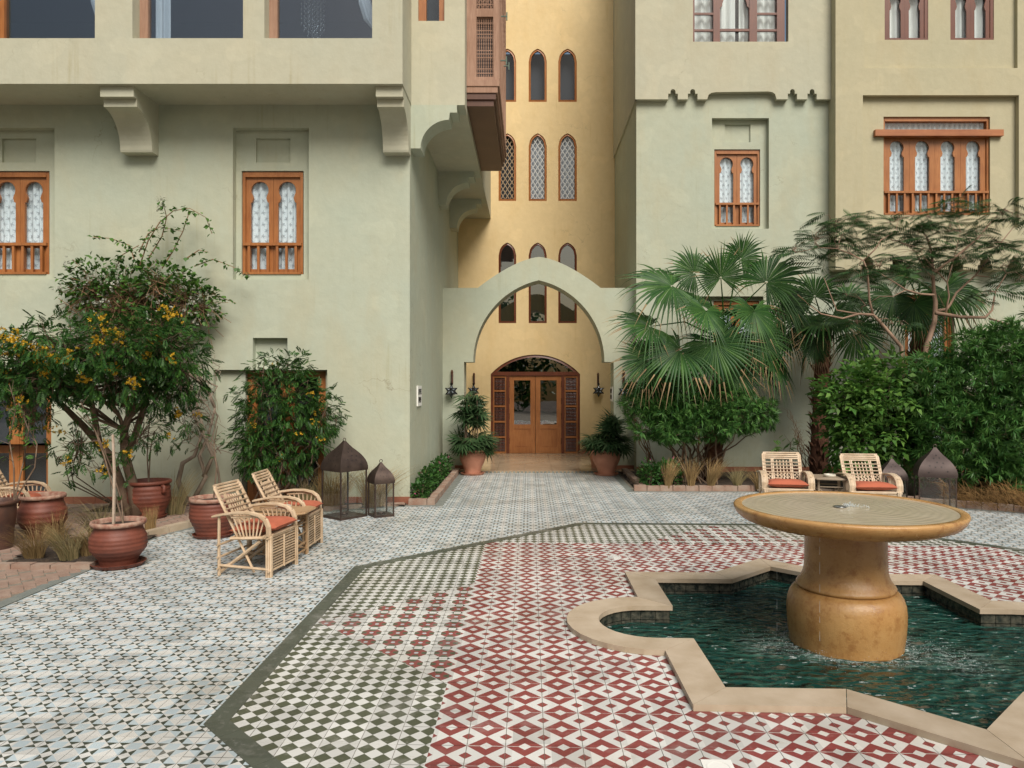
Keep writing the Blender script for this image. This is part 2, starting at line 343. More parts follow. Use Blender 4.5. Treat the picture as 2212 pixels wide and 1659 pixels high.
for q in sym4([(.5-b_,0),(.5-b_,.5-a_),(.5-b_-.10,0)]) + sym4([(.5+b_,0),(.5+b_+.10,0),(.5+b_,.5-a_)]): OCT.append((q, 2))
for q in sym4([(0,0),(.5-b_-.10,0),(.5-b_,.5-a_),(.5-a_,.5-b_),(0,.5-b_-.10)]): OCT.append((q, 0))
TM = [T_W, T_B, T_D, T_R, T_O, T_G]; TZ = .005; GP = .009
def tile_mesh(name, pat, lift):
    b = MB()
    for ps, m in pat:
        b.add([(*sh2((GP + u*(1-2*GP)) * T, (GP + v*(1-2*GP)) * T), lift) for u, v in ps], [tuple(range(len(ps)))], m)
    q = [sh2(GP*T, GP*T), sh2((1-GP)*T, GP*T), sh2((1-GP)*T, (1-GP)*T), sh2(GP*T, (1-GP)*T)]
    for k in range(4):
        p0, p1 = q[k], q[(k+1) % 4]; b.add([(*p0, lift), (*p1, lift), (*p1, 0), (*p0, 0)], [(0,1,2,3)], 0)
    me = bpy.data.meshes.new(name); me.from_pydata(b.v, [], b.f)
    for m in TM: me.materials.append(m)
    me.polygons.foreach_set('material_index', b.m); me.update(); return me
def sh2(u, v): return (u, v - SH * u)
floor = MB()
def add_ring_sheet(mb, outer, hole, z):      # flat sheet with a hole, split in strips by angle
    n = 240
    def ray(poly, a):
        dx, dy = math.cos(a), math.sin(a); best = None
        for i in range(len(poly)):
            (x1, y1), (x2, y2) = poly[i], poly[(i+1) % len(poly)]
            x1 -= FC[0]; x2 -= FC[0]; y1 -= FC[1]; y2 -= FC[1]; ex, ey = x2-x1, y2-y1; den = dx*ey - dy*ex
            if abs(den) < 1e-9: continue
            t = (x1*ey - y1*ex) / den; s = (x1*dy - y1*dx) / den
            if t > 0 and -1e-6 <= s <= 1+1e-6: best = t if best is None else max(best, t)
        return best
    R_ = []
    for k in range(n):
        a = 2*math.pi*k/n; h = ray(hole, a); o = ray(outer, a); R_.append((a, h, o))
    vs = []
    for a, h, o in R_:
        x, y = sh(FC[0] + h*math.cos(a), FC[1] + h*math.sin(a)); vs.append((x, y, z))
        vs.append((FC[0] + o*math.cos(a), FC[1] + o*math.sin(a), z))
    mb.add(vs, [(2*k, 2*k+1, (2*k+3) % (2*n), (2*k+2) % (2*n)) for k in range(n)])
add_ring_sheet(floor, [(-26, -12), (26, -12), (26, 26), (-26, 26)], PMID, 0.0)
floor = struct(floor.build('courtyard_floor', GROUT))
grids = {'blue_tile': (-2.539, 3.543, BLUE), 'red_tile': (-.320, 3.9076, RED), 'checker_tile': (-.484, 3.9076, CHK), 'octagon_tile': (-.484, 3.9076, OCT)}
rest = MB()
RH, DH = 2.94, 4.09
for name, (u0, v0, pat) in grids.items():
    full = []
    lim = (-4.6, 9.6, 1.6, 15.7) if name == 'blue_tile' else (-1.9, 6.9, 1.2, 10.1)
    for i in range(math.floor((lim[0]-u0)/T), math.ceil((lim[1]-u0)/T)):
        for j in range(math.floor((lim[2]-v0)/T), math.ceil((lim[3]-v0)/T)):
            ua, va = u0 + i*T, v0 + j*T; cu, cv = ua + T/2, va + T/2; du, dv = cu - FC[0], cv - FC[1]
            cs = [(ua, va), (ua+T, va), (ua+T, va+T), (ua, va+T)]
            if name == 'blue_tile':
                st = [octd(*c) > AP - .05 and inpoly(*sh(*c), BLUE_AREA) for c in cs]
            else:
                st = [octd(*c) < AP - .075 for c in cs]
                if name == 'red_tile': st2 = [abs(c[0]-FC[0]) < RH and abs(c[1]-FC[1]) < RH and not inpoly(*c, PMID) for c in cs]
                elif name == 'octagon_tile': st2 = [abs(c[0]-FC[0])+abs(c[1]-FC[1]) < DH and max(abs(c[0]-FC[0]), abs(c[1]-FC[1])) > RH - .003 for c in cs]
                else: st2 = [abs(c[0]-FC[0])+abs(c[1]-FC[1]) > DH and max(abs(c[0]-FC[0]), abs(c[1]-FC[1])) > RH - .003 for c in cs]
                st = [x and y for x, y in zip(st, st2)]
            if all(st): full.append((ua, va)); continue
            for ps, m in pat:
                q = [(ua + (GP+u*(1-2*GP))*T, va + (GP+v*(1-2*GP))*T) for u, v in ps]
                if name == 'blue_tile':
                    c = (sum(p[0] for p in q)/len(q), sum(p[1] for p in q)/len(q))
                    if octd(*c) < AP - .0625 or not inpoly(*sh(*c), BLUE_AREA): continue
                else:
                    c = (sum(p[0] for p in q)/len(q), sum(p[1] for p in q)/len(q))
                    if octd(*c) > AP - .0625: continue
                    sgu, sgv = (1 if du > 0 else -1), (1 if dv > 0 else -1)
                    if name == 'red_tile':
                        for a, b, k in ((1,0,RH+FC[0]), (-1,0,RH-FC[0]), (0,1,RH+FC[1]), (0,-1,RH-FC[1])):
                            q = clip(q, a, b, k)
                            if len(q) < 3: break
                        if len(q) < 3 or inpoly(*c, PMID): continue
                    else:
                        k = DH + sgu*FC[0] + sgv*FC[1]
                        q = clip(q, sgu, sgv, k) if name == 'octagon_tile' else clip(q, -sgu, -sgv, -k)
                        if len(q) < 3: continue
                        if abs(du) > abs(dv): q = clip(q, -sgu, 0, -(RH + sgu*FC[0]))
                        else: q = clip(q, 0, -sgv, -(RH + sgv*FC[1]))
                        if len(q) < 3: continue
                rest.add([(*sh(*p), TZ) for p in q], [tuple(range(len(q)))], m)
    def vis(c):
        X, Y = sh(c[0]+.1, c[1]+.1)
        if Y < 3.4: return 99 + abs(Y)
        x = CX + X*F/Y; return Y if -30 < x < 2240 else 60 + Y
    full.sort(key=vis); me = tile_mesh(name, pat, TZ)
    for k, (ua, va) in enumerate(full):
        if k < 300:
            o = bpy.data.objects.new(name, me); col.objects.link(o); o.parent = floor; x, y = sh(ua, va); o.location = (x, y, U(-.0006, .0006))
        else:
            for ps, m in pat:
                rest.add([(*sh(ua + (GP+u*(1-2*GP))*T, va + (GP+v*(1-2*GP))*T), TZ) for u, v in ps], [tuple(range(len(ps)))], m)
rest.build('patterned_tiles', TM, floor, kind='stuff')
# olive border band of the star carpet
side = 2 * AP * math.tan(R(22.5)); nb = 17
for a, b in OCTN:
    tx, ty = -b, a
    for k in range(nb):
        s0, s1 = -side/2 + side*k/nb, -side/2 + side*(k+1)/nb; q = []
        for s, d in ((s0+.001, AP), (s1-.001, AP), (s1-.001, AP-.125), (s0+.001, AP-.125)):
            lim2 = d * math.tan(R(22.5)); s = max(-lim2, min(lim2, s)); q.append((FC[0]+a*d+tx*s, FC[1]+b*d+ty*s))
        mb = MB(); lz = .0075 + U(-.0004, .0004); pq = [sh(*p) for p in q]
        mb.add([(*p, lz) for p in pq] + [(*p, .0) for p in pq], [(0,1,2,3),(0,4,5,1),(1,5,6,2),(2,6,7,3),(3,7,4,0)])
        mb.build('border_tile', T_BAND, floor)
# grey edging strip round the blue field
def strip(path, width, z, name, mat, parent, seg=.4, gap=.002, thick=.02):
    for (p, q) in zip(path[:-1], path[1:]):
        p, q = Vector(p), Vector(q); d = (q-p); n = max(1, round(d.length/seg)); t = d.normalized(); s = Vector((-t.y, t.x))
        for k in range(n):
            a = p + d*(k/n) + t*gap; b = p + d*((k+1)/n) - t*gap; mb = MB(); zz = z + U(-.0015, .0015)
            c = [a, b, b + s*width, a + s*width]
            mb.add([(*x, zz) for x in c] + [(*x, zz-thick) for x in c], [(0,1,2,3),(0,4,5,1),(1,5,6,2),(2,6,7,3),(3,7,4,0)]); mb.build(name, mat, parent)
strip([(-1.32, 11.28), (-1.32, 15.5)], .13, .008, 'edging_stone', GREYB, floor)
strip([(1.72, 15.5), (1.72, 12.72)], .12, .008, 'edging_stone', GREYB, floor)
strip([(1.84, 12.72), (4.55, 12.68), (6.42, 11.08), (7.25, 10.52), (9.4, 9.2)], .10, .008, 'edging_stone', GREYB, floor)
strip([(-4.42, 2.0), (-4.42, 7.5), (-4.52, 8.2), (-4.52, 9.1), (-4.18, 10.02), (-3.05, 10.72), (-1.9, 11.2), (-1.32, 11.28)], .12, .008, 'edging_stone', GREYB, floor)
# herringbone brick paving
pav = MB(); pv = [(-24, -5), (-4.5, -5), (-4.5, 7.5), (-4.6, 9.1), (-4.25, 10.1), (-3.1, 10.8), (-1.9, 11.3), (-1.9, 11.6), (-24, 11.6)]
pav.add([(x, y, .002) for x, y in pv], [tuple(range(len(pv)))]); pav = struct(pav.build('brick_paving', GROUT))
bl, bw = .2, .1; ang = R(38); bricks = []
BED_L = [(-5.42, 7.52), (-4.46, 7.52), (-4.56, 8.2), (-4.56, 9.0), (-5.75, 9.0)]
for i in range(-70, 70):
    for j in range(-70, 70):
        # herringbone unit: step (bw,bw) along the diagonal, 2*bl across
        for o_ in (0, 1):
            if o_ == 0: cx, cy, a = i*2*bl + j*bw*1 + bl/2, j*bw + bw/2, 0
            else: cx, cy, a = i*2*bl + j*bw + bl + bw/2, j*bw + bl/2 - 0, 90
            X = cx*math.cos(ang) - cy*math.sin(ang) - 6; Y = cx*math.sin(ang) + cy*math.cos(ang) + 8
            if not (-8.2 < X < -2 and 5.2 < Y < 11.5): continue
            if not inpoly(X, Y, [(x - .02 if x > -11 else x, y) for x, y in pv]) or inpoly(X, Y, BED_L): continue
            if X < -.74*Y - .2: continue
            bricks.append((Y, X, a))
bm_ = {}
bb = MB(); bb.box(-bl/2+.003, bl/2-.003, -bw/2+.003, bw/2-.003, -.03, 0); bb.v[4:] = [(x*.985, y*.97, z) for x, y, z in bb.v[4:]]
bricks.sort(); bmesh0 = None; jb = MB()
for k, (Y, X, a) in enumerate(bricks):
    M = Matrix.Translation((X, Y, .012 + U(-.002, .002))) @ rotz(ang + R(a) + U(-.02, .02))
    if k < 300:
        if bmesh0 is None: o = bb.build('brick', BRICKM, pav); bmesh0 = o.data
        else: o = bpy.data.objects.new('brick', bmesh0); col.objects.link(o); o.parent = pav
        o.matrix_local = M
    else: jb.add([M @ Vector(v) for v in bb.v], bb.f)
jb.build('bricks', BRICKM, pav, kind='stuff')
# ------------------------------------------------------------------ kerbs and planting beds
def soil(name, poly, z, amp=.03, res=.12):
    b = MB(); xs = [p[0] for p in poly]; ys = [p[1] for p in poly]
    nx = int((max(xs)-min(xs))/res)+2; ny = int((max(ys)-min(ys))/res)+2; ix = {}
    for i in range(nx):
        for j in range(ny):
            x, y = min(xs)+i*res, min(ys)+j*res; ix[i, j] = len(b.v); b.v.append((x, y, z + amp*(math.sin(x*9+y*4)*.4+math.sin(y*13-x*5)*.3+U(-.5, .5))))
    for i in range(nx-1):
        for j in range(ny-1):
            if inpoly(min(xs)+(i+.5)*res, min(ys)+(j+.5)*res, poly): b.f.append((ix[i,j], ix[i+1,j], ix[i+1,j+1], ix[i,j+1])); b.m.append(0)
    return struct(b.build(name, SOIL, smooth=True))
soil('planting_bed_soil', [(1.9, 15.7), (1.9, 12.9), (4.6, 12.86), (6.45, 11.25), (7.3, 10.7), (10.5, 9.3), (10.5, 15.7)], .03)
soil('planting_bed_soil', [(-1.9, 11.5), (-1.58, 11.5), (-1.5, 15.6), (-1.9, 15.6)], .04, .02, .08)
soil('planting_bed_soil', BED_L, .02, .03, .1)
soil('planting_bed_soil', [(-4.0, 10.35), (-3.1, 10.85), (-1.95, 11.28), (-1.95, 11.46), (-4.2, 11.46)], .025, .02, .1)
kerbn = [0]
def kerb(label, path, width, h, seg=.22, mat=KERBM):
    t = thing('brick_kerb', label, 'kerb', (path[0][0], path[0][1], 0), 0, 'brick kerbs round the planting beds')
    for (p, q) in zip(path[:-1], path[1:]):
        p, q = Vector(p), Vector(q); d = q-p; n = max(1, round(d.length/seg)); tn = d.normalized(); s = Vector((-tn.y, tn.x)); an = math.atan2(tn.y, tn.x)
        for k in range(n):
            c = p + d*((k+.5)/n) + s*width/2 - Vector(path[0]); l = d.length/n/2 - .003; mb = MB()
            mb.box(-l, l, -width/2, width/2, 0, h + U(-.006, .006)); mb.v[4:] = [(x*.97, y*.94, z) for x, y, z in mb.v[4:]]
            o = mb.build('brick', mat, t); o.location = (c.x + U(-.004, .004), c.y + U(-.004, .004), 0); o.rotation_euler = (U(-.02, .02), U(-.01, .01), an + U(-.02, .02))
    return t
kerb('brick kerb along the narrow flower bed beside the left wing wall', [(-1.45, 11.36), (-1.45, 15.55)], .12, .10)
kerb('short brick kerb closing the narrow flower bed at the wall corner', [(-1.86, 11.36), (-1.57, 11.36)], .12, .10)
kerb('brick kerb beside the path, running back to the right pot', [(1.96, 15.5), (1.96, 12.96)], .12, .10)
kerb('brick kerb along the front of the right planting bed, behind the fountain', [(1.84, 12.84), (4.55, 12.78), (6.42, 11.18), (7.25, 10.62), (10.2, 8.9)], .12, .10)
kerb('brick kerb in front of the grass bed by the big ribbed pot', [(-5.42, 7.4), (-4.42, 7.4)], .11, .06)
kerb('pale worn kerb stones curving behind the ribbed pot', [(-4.56, 8.45), (-4.62, 8.95), (-4.42, 9.55), (-4.25, 10.0)], .12, .08, .3, STONE)
kerb('low brick kerb behind the lanterns at the wall', [(-3.3, 10.75), (-1.9, 11.32)], .1, .05)
sq = MB(); t = thing('brick_kerb', 'square sunken brick tree pit against the left wall', 'kerb', (-6.0, 10.85, 0), 0, 'brick kerbs round the planting beds')
for k in range(4):
    for j in range(3):
        mb = MB(); mb.box(-.13, .13, -.05, .05, 0, .05); o = mb.build('brick', KERBM, t); o.location = (Matrix.Rotation(k*math.pi/2, 3, 'Z') @ Vector((-.28+.28*j, -.42, 0))); o.rotation_euler = (0, 0, k*math.pi/2)
mb = MB(); mb.box(-.38, .38, -.38, .38, 0, .022); mb.build('soil', SOIL, t)
# landing before the door
land = MB(); land.box(-1.86, 2.27, 15.55, 19.4, -.02, .03); land = struct(land.build('entrance_landing', GROUT))
for i in range(7):
    for j in range(5):
        mb = MB(); mb.box(.002, .586, .002, .766, 0, .012); o = mb.build('stone_slab', STONEL, land); o.location = (-1.85 + .588*i, 15.55 + .768*j, .03)
mb = MB()
for k in range(100): mb.box(-1.84 + k*.041, -1.805 + k*.041, 15.5, 15.545, 0, .03, k % 2)
mb.build('mosaic_strip', [STONEL, GREYB], land)
# ------------------------------------------------------------------ fountain pool
basin = thing('fountain_basin', 'sunken star-shaped pool with pale stone coping and round side lobes', 'pool', (FC[0], FC[1], 0))
off0 = Vector((FC[0], FC[1], 0))
def W2(p, z): x, y = sh(*p); return Vector((x, y, z)) - off0
n = len(PIN)
corner_ix = [i for i in range(n)]
groups = []                               # coping stones: one per straight run, lobes as two halves
tl, rl = 5, 18
runs = []
def rng_run(a, b): return [(a + k) % n for k in range(b - a + 1)]
nr = (n // 2) - 5
runs += [[0,1],[1,2],[2,3],[3,4],[4,5], rng_run(5, 5+nr//2), rng_run(5+nr//2, 4+nr), [4+nr, 5+nr]]
hf = n//2
runs2 = runs[:-1] + [[(4+nr) % n, hf]] ; allruns = []
for r_ in runs2: allruns.append(r_); allruns.append([(i + hf) % n for i in r_])
for r_ in allruns:
    mb = MB(); zt, zb = .045, .006
    k = len(r_); pi_, po_ = [PIN[i] for i in r_], [POUT[i] for i in r_]
    def pull(a, b): d = math.hypot(b[0]-a[0], b[1]-a[1]); return (a[0]+(b[0]-a[0])*.0022/d, a[1]+(b[1]-a[1])*.0022/d)
    for q_ in (pi_, po_): q_[0], q_[-1] = pull(q_[0], q_[1]), pull(q_[-1], q_[-2])
    vs = [W2(p_, zt) for p_ in pi_] + [W2(p_, zt) for p_ in po_] + [W2(p_, zb) for p_ in pi_] + [W2(p_, zb) for p_ in po_]

    fs = []
    for j in range(k-1):
        fs += [(j, j+1, k+j+1, k+j), (2*k+j, 2*k+j+1, j+1, j), (k+j, k+j+1, 3*k+j+1, 3*k+j)]
    fs += [(0, k, 3*k, 2*k), (k-1, 2*k-1, 4*k-1, 3*k-1)]
    mb.add(vs, fs); mb.build('coping_stone', STONE, basin)
POOLW = simple('wet_dark_tile', (.012, .018, .016), .25, (.10, .095, .07), 22, bs=30, bstr=.5, bd=.01)
PI2 = pool_outline(.02)
mb = MB(); mb2 = MB()
for i in range(n):
    a, b = W2(PI2[i], 0), W2(PI2[(i+1) % n], 0); d = b-a; m = max(1, round(d.length/.1))
    for k in range(m):
        p, q = a + d*(k/m) + d.normalized()*.002, a + d*((k+1)/m) - d.normalized()*.002
        for z0, z1 in ((-.075, .005), (-.165, -.08), (-.60, -.17)):
            mb.add([(p.x,p.y,z0),(q.x,q.y,z0),(q.x,q.y,z1),(p.x,p.y,z1)], [(0,1,2,3)])
mb.build('wall_tiles', POOLW, basin, kind='stuff')
mb = MB(); mb.add([W2(p, -.6) for p in PMID], [tuple(range(n))]); mb.build('pool_floor', POOLW, basin)
m, t, b = newmat('pool_water'); p = pos(t)
g = noise(t, pos(t, (1, 1.8, 1)), 9, 1, .4); g2 = noise(t, pos(t, (1, 1.5, 1)), 3.2, 2, .4)
nn = bump(t, None, g, 1.0, .09); bump(t, b, g2, .8, .12, nn)
cc = mixc(t, ramp(t, noise(t, pos(t, (1, 2.0, 1)), 8, 1.5, .45), .48, .72), (.006, .034, .026), (.022, .075, .055))
def near(c, r0, r1):
    g_ = N(t, 'ShaderNodeNewGeometry'); v_ = N(t, 'ShaderNodeVectorMath', operation='DISTANCE'); L(t, g_.outputs['Position'], v_.inputs[0]); v_.inputs[1].default_value = (*c, -.1)
    q_ = N(t, 'ShaderNodeMapRange'); q_.inputs['From Min'].default_value = r0; q_.inputs['From Max'].default_value = r1; q_.inputs['To Min'].default_value = 1; q_.inputs['To Max'].default_value = 0; L(t, v_.outputs['Value'], q_.inputs['Value']); return q_.outputs[0]
fm = None
for c_, r0_, r1_ in ((FC, .42, .62), ((FC[0]+.62, FC[1]-.36), .02, .38), ((FC[0]-.60, FC[1]-.08), .02, .30)):     # air bubbles where the water falls
    q_ = near(c_, r0_, r1_)
    if fm is None: fm = q_
    else: a_ = N(t, 'ShaderNodeMath', operation='MAXIMUM'); L(t, fm, a_.inputs[0]); L(t, q_, a_.inputs[1]); fm = a_.outputs[0]
m1 = N(t, 'ShaderNodeMath', operation='MULTIPLY'); L(t, fm, m1.inputs[0]); L(t, ramp(t, noise(t, pos(t, (1, 1.6, 1)), 26, 5, .7), .46, .70), m1.inputs[1])
m2 = N(t, 'ShaderNodeMath', operation='MULTIPLY'); L(t, m1.outputs[0], m2.inputs[0]); m2.inputs[1].default_value = .6; cc = mixc(t, m2.outputs[0], cc, (.50, .58, .55))
L(t, cc, b.inputs['Base Color']); b.inputs['Roughness'].default_value = .07; b.inputs['IOR'].default_value = 1.33; WATER = m
mb = MB(); wp = [sh(*p) for p in PI2]; xs = [p[0] for p in wp]; ys = [p[1] for p in wp]; res = .04; ix = {}
nx = int((max(xs)-min(xs))/res)+2; ny = int((max(ys)-min(ys))/res)+2
for i in range(nx):
    for j in range(ny):
        x, y = min(xs)+i*res, min(ys)+j*res; d = math.hypot(x-FC[0], y-FC[1])
        z = -.10 + .006*math.sin(d*34)*math.exp(-d*1.2) + .004*math.sin(x*21+y*9)*math.sin(y*17-x*6); ix[i, j] = len(mb.v); mb.v.append((x, y, z))
for i in range(nx-1):
    for j in range(ny-1):
        x, y = min(xs)+(i+.5)*res, min(ys)+(j+.5)*res
        if inpoly(x, y + SH*(x-FC[0]), POUT): mb.f.append((ix[i,j], ix[i+1,j], ix[i+1,j+1], ix[i,j+1])); mb.m.append(0)
struct(mb.build('water', WATER, smooth=True))
# ------------------------------------------------------------------ fountain
m, t, b = newmat('golden_wet_stone'); p = pos(t)
cc = mixc(t, ramp(t, noise(t, p, 3, 7, .65), .3, .7), (.38, .19, .058), (.48, .285, .11))
cc = mixc(t, ramp(t, noise(t, p, 60, 4, .7), .62, .74), cc, (.28, .125, .04)); cc = mixc(t, ramp(t, noise(t, p, 9, 8, .75), .50, .66), cc, (.30, .14, .045)); cc = mixc(t, ramp(t, noise(t, pos(t, (5, 5, .7)), 2, 6, .7), .60, .80), cc, (.26, .12, .04)); cc = mixc(t, ramp(t, noise(t, p, 1.6, 4), .56, .75), cc, (.52, .37, .19))
L(t, cc, b.inputs['Base Color']); rr_ = N(t, 'ShaderNodeMapRange'); rr_.inputs['To Min'].default_value = .10; rr_.inputs['To Max'].default_value = .36; L(t, noise(t, p, 5, 5, .6), rr_.inputs['Value']); L(t, rr_.outputs[0], b.inputs['Roughness']); bump(t, b, noise(t, p, 45, 7, .8), .45, .008); GOLD = m
m, t, b = newmat('water_film_on_stone'); p = pos(t)
mp = N(t, 'ShaderNodeMapping'); mp.inputs['Location'].default_value = (-FC[0], -FC[1], 0); g = N(t, 'ShaderNodeNewGeometry'); L(t, g.outputs['Position'], mp.inputs[0])
wv = N(t, 'ShaderNodeTexWave', wave_type='RINGS', rings_direction='Z'); wv.inputs['Scale'].default_value = 5.5; wv.inputs['Distortion'].default_value = 3.5; wv.inputs['Detail'].default_value = 3; wv.inputs['Detail Scale'].default_value = 1.2
L(t, mp.outputs[0], wv.inputs[0])
cc = mixc(t, ramp(t, noise(t, p, 5, 5), .3, .7), (.47, .40, .28), (.54, .465, .34)); L(t, cc, b.inputs['Base Color']); b.inputs['Roughness'].default_value = .08
n_ = bump(t, None, wv.outputs[1], .10, .012); bump(t, b, noise(t, p, 16, 3), .12, .006, n_); FILM = m
ft = thing('stone_fountain', 'round golden stone table fountain on a thick turned pedestal in the pool', 'fountain', (FC[0], FC[1], -.1))
mb = MB(); mb.lathe([(.40,-.5),(.41,.03),(.42,.10),(.427,.19),(.428,.26),(.422,.32),(.408,.365),(.388,.397),(.365,.415),(.345,.421),(.335,.422)], 72); mb.build('pedestal_base', GOLD, ft, True, auto=50)
mb = MB(); mb.lathe([(.335,.421),(.350,.424),(.358,.433),(.358,.445),(.350,.458),(.336,.476),(.320,.50),(.308,.53),(.301,.565),(.298,.61),(.296,.68),(.295,.80),(.297,.87),(.305,.90)], 72); mb.build('pedestal_neck', GOLD, ft, True, auto=50)
mb = MB(); mb.lathe([(.28,.885),(.50,.892),(.62,.902),(.71,.918),(.775,.945),(.81,.98),(.826,1.012),(.828,1.026),(.822,1.037),(.812,1.041),(.772,1.041),(.765,1.037),(.76,1.028)], 128); mb.build('bowl', GOLD, ft, True, auto=55)
mb = MB(); mb.lathe([(.764,1.033),(.5,1.034),(.25,1.035),(.06,1.036),(.001,1.036)], 128); mb.build('water_film', FILM, ft, True)
STEEL = simple('steel', (.35, .36, .35), .3, metal=.9)
mb = MB(); mb.lathe([(.001,1.046),(.03,1.047),(.048,1.044),(.05,1.04),(.03,1.036)], 24, (-.05, -.02, 0)); mb.build('nozzle_cap', STEEL, ft, True)
m, t, b = newmat('splash_water'); b.inputs['Base Color'].default_value = (.85, .9, .9, 1); b.inputs['Roughness'].default_value = .1; b.inputs['Transmission Weight'].default_value = .55; b.inputs['IOR'].default_value = 1.33; SPL = m
def drops(mb, c, r, n, s0, s1, up=.06, flat=1):
    for _ in range(n):
        a = U(0, 6.283); d = r * math.sqrt(random.random()); z = abs(random.gauss(0, up)); s = U(s0, s1); p = (c[0]+d*math.cos(a), c[1]+d*math.sin(a), c[2]+z)
        mb.add([(p[0]+s,p[1],p[2]),(p[0]-s,p[1],p[2]),(p[0],p[1]+s,p[2]),(p[0],p[1]-s,p[2]),(p[0],p[1],p[2]+s*flat),(p[0],p[1],p[2]-s*flat)], [(0,2,4),(2,1,4),(1,3,4),(3,0,4),(2,0,5),(1,2,5),(3,1,5),(0,3,5)])
mb = MB(); drops(mb, (FC[0]+.03, FC[1], .938), .045, 90, .002, .006, .014); drops(mb, (FC[0]+.08, FC[1], .936), .10, 50, .002, .006, .008)
for a, d, n_, r in ((195, .62, 90, .10), (220, .55, 40, .10), (-28, .68, 190, .15), (-40, .82, 90, .14), (-10, .58, 60, .10), (165, .66, 40, .1), (250, .50, 50, .14), (300, .50, 60, .14)):
    drops(mb, (FC[0]+d*math.cos(R(a)), FC[1]+d*math.sin(R(a)), -.098), r*1.3, n_, .001, .0032, .03)
for k in range(420):
    a = U(0, 6.28); d = .425 + abs(random.gauss(0, .04)); drops(mb, (FC[0]+d*math.cos(a), FC[1]+d*math.sin(a), -.1), .01, 1, .0015, .005, .003, .5)
tag(mb.build('splashing_water', SPL, smooth=True), 'white splashing drops where the fountain water falls and wells up', 'water'); bpy.data.objects['splashing_water']['kind'] = 'stuff'
mb = MB()
for a in list(range(0, 360, 9)):
    if random.random() < .72: continue
    aa = R(a + U(-4, 4)); d = U(.50, .74); z = .80
    while z > -.05:
        l = U(.02, .09); mb.tube([(FC[0]+d*math.cos(aa), FC[1]+d*math.sin(aa), z), (FC[0]+d*math.cos(aa), FC[1]+d*math.sin(aa), z-l)], [.0007, .0011], 4); z -= l + U(.03, .16)
o = tag(mb.build('falling_drips', SPL), 'thin threads of water falling from under the fountain bowl', 'water'); o['kind'] = 'stuff'
for (x, y, lab) in ((1553, 1662, 'square white floor drain cover in the red tiles at the bottom edge'), (1327, 1205, 'small white access cover set in the red tiles above the pool')):
    c = G(x, y); t = thing('drain_cover', lab, 'drain', (c.x, c.y, .006), -.03, 'floor drain covers'); mb = MB(); s = .075 if y > 1500 else .07
    mb.box(-s, s, -s, s, 0, .004); mb.build('plate', WHITE if y > 1500 else T_W, t)
    mb = MB(); mb.lathe([(s*.8, .0045), (s*.8, .006), (s*.7, .006), (s*.7, .0045)], 24); mb.build('rim', WHITE if y > 1500 else T_W, t)
# ------------------------------------------------------------------ walls
def wallgrid(mb, u0, u1, v0, v1, holes, mp, mat=0):
    us = sorted({u0, u1, *[h['u'][0] for h in holes], *[h['u'][1] for h in holes]}); vs = sorted({v0, v1, *[h['v'][0] for h in holes], *[h['v'][1] for h in holes]})
    us = [u for u in us if u0 <= u <= u1]; vs = [v for v in vs if v0 <= v <= v1]
    for i in range(len(us)-1):
        for j in range(len(vs)-1):
            cu, cv = (us[i]+us[i+1])/2, (vs[j]+vs[j+1])/2
            if any(h['u'][0] < cu < h['u'][1] and h['v'][0] < cv < h['v'][1] for h in holes): continue
            mb.add([mp(us[i],vs[j],0), mp(us[i+1],vs[j],0), mp(us[i+1],vs[j+1],0), mp(us[i],vs[j+1],0)], [(0,1,2,3)], mat)
    for h in holes:
        a, b = h['u']; c, d = h['v']; dp = h['d']
        if 'arch' in h:
            ar = h['arch']; cont = [(a, c), *ar, (b, c)]
            for p, q in zip(ar[:-1], ar[1:]): mb.add([mp(*p,0), mp(*q,0), mp(q[0],d,0), mp(p[0],d,0)], [(0,1,2,3)], mat)
        else: cont = [(a,c),(a,d),(b,d),(b,c)]
        for k in range(len(cont)):
            p, q = cont[k], cont[(k+1) % len(cont)]
            if h.get('open') and k == len(cont)-1: continue
            mb.add([mp(*p,0), mp(*q,0), mp(*q,dp), mp(*p,dp)], [(0,1,2,3)], mat)
        if h.get('back'):
            wallgrid(mb, a, b, c, d, h.get('holes', []), (lambda m_, dp_: lambda u, v, e: m_(u, v, e + dp_))(mp, dp), mat)
def frontal(Y0): return lambda u, v, d: Vector((u, Y0 + d, v))
def hole(x0, x1, y0, y1, Y, d, **k):              # print rectangle on a frontal wall at depth Y
    return dict(u=((x0-CX)*Y/F, (x1-CX)*Y/F), v=(H+(CY-y1)*Y/F, H+(CY-y0)*Y/F), d=d, **k)
YL, YLF, YY, YR, YRU, YB = 11.5, 10.69, 19.4, 15.53, 15.4, 15.17
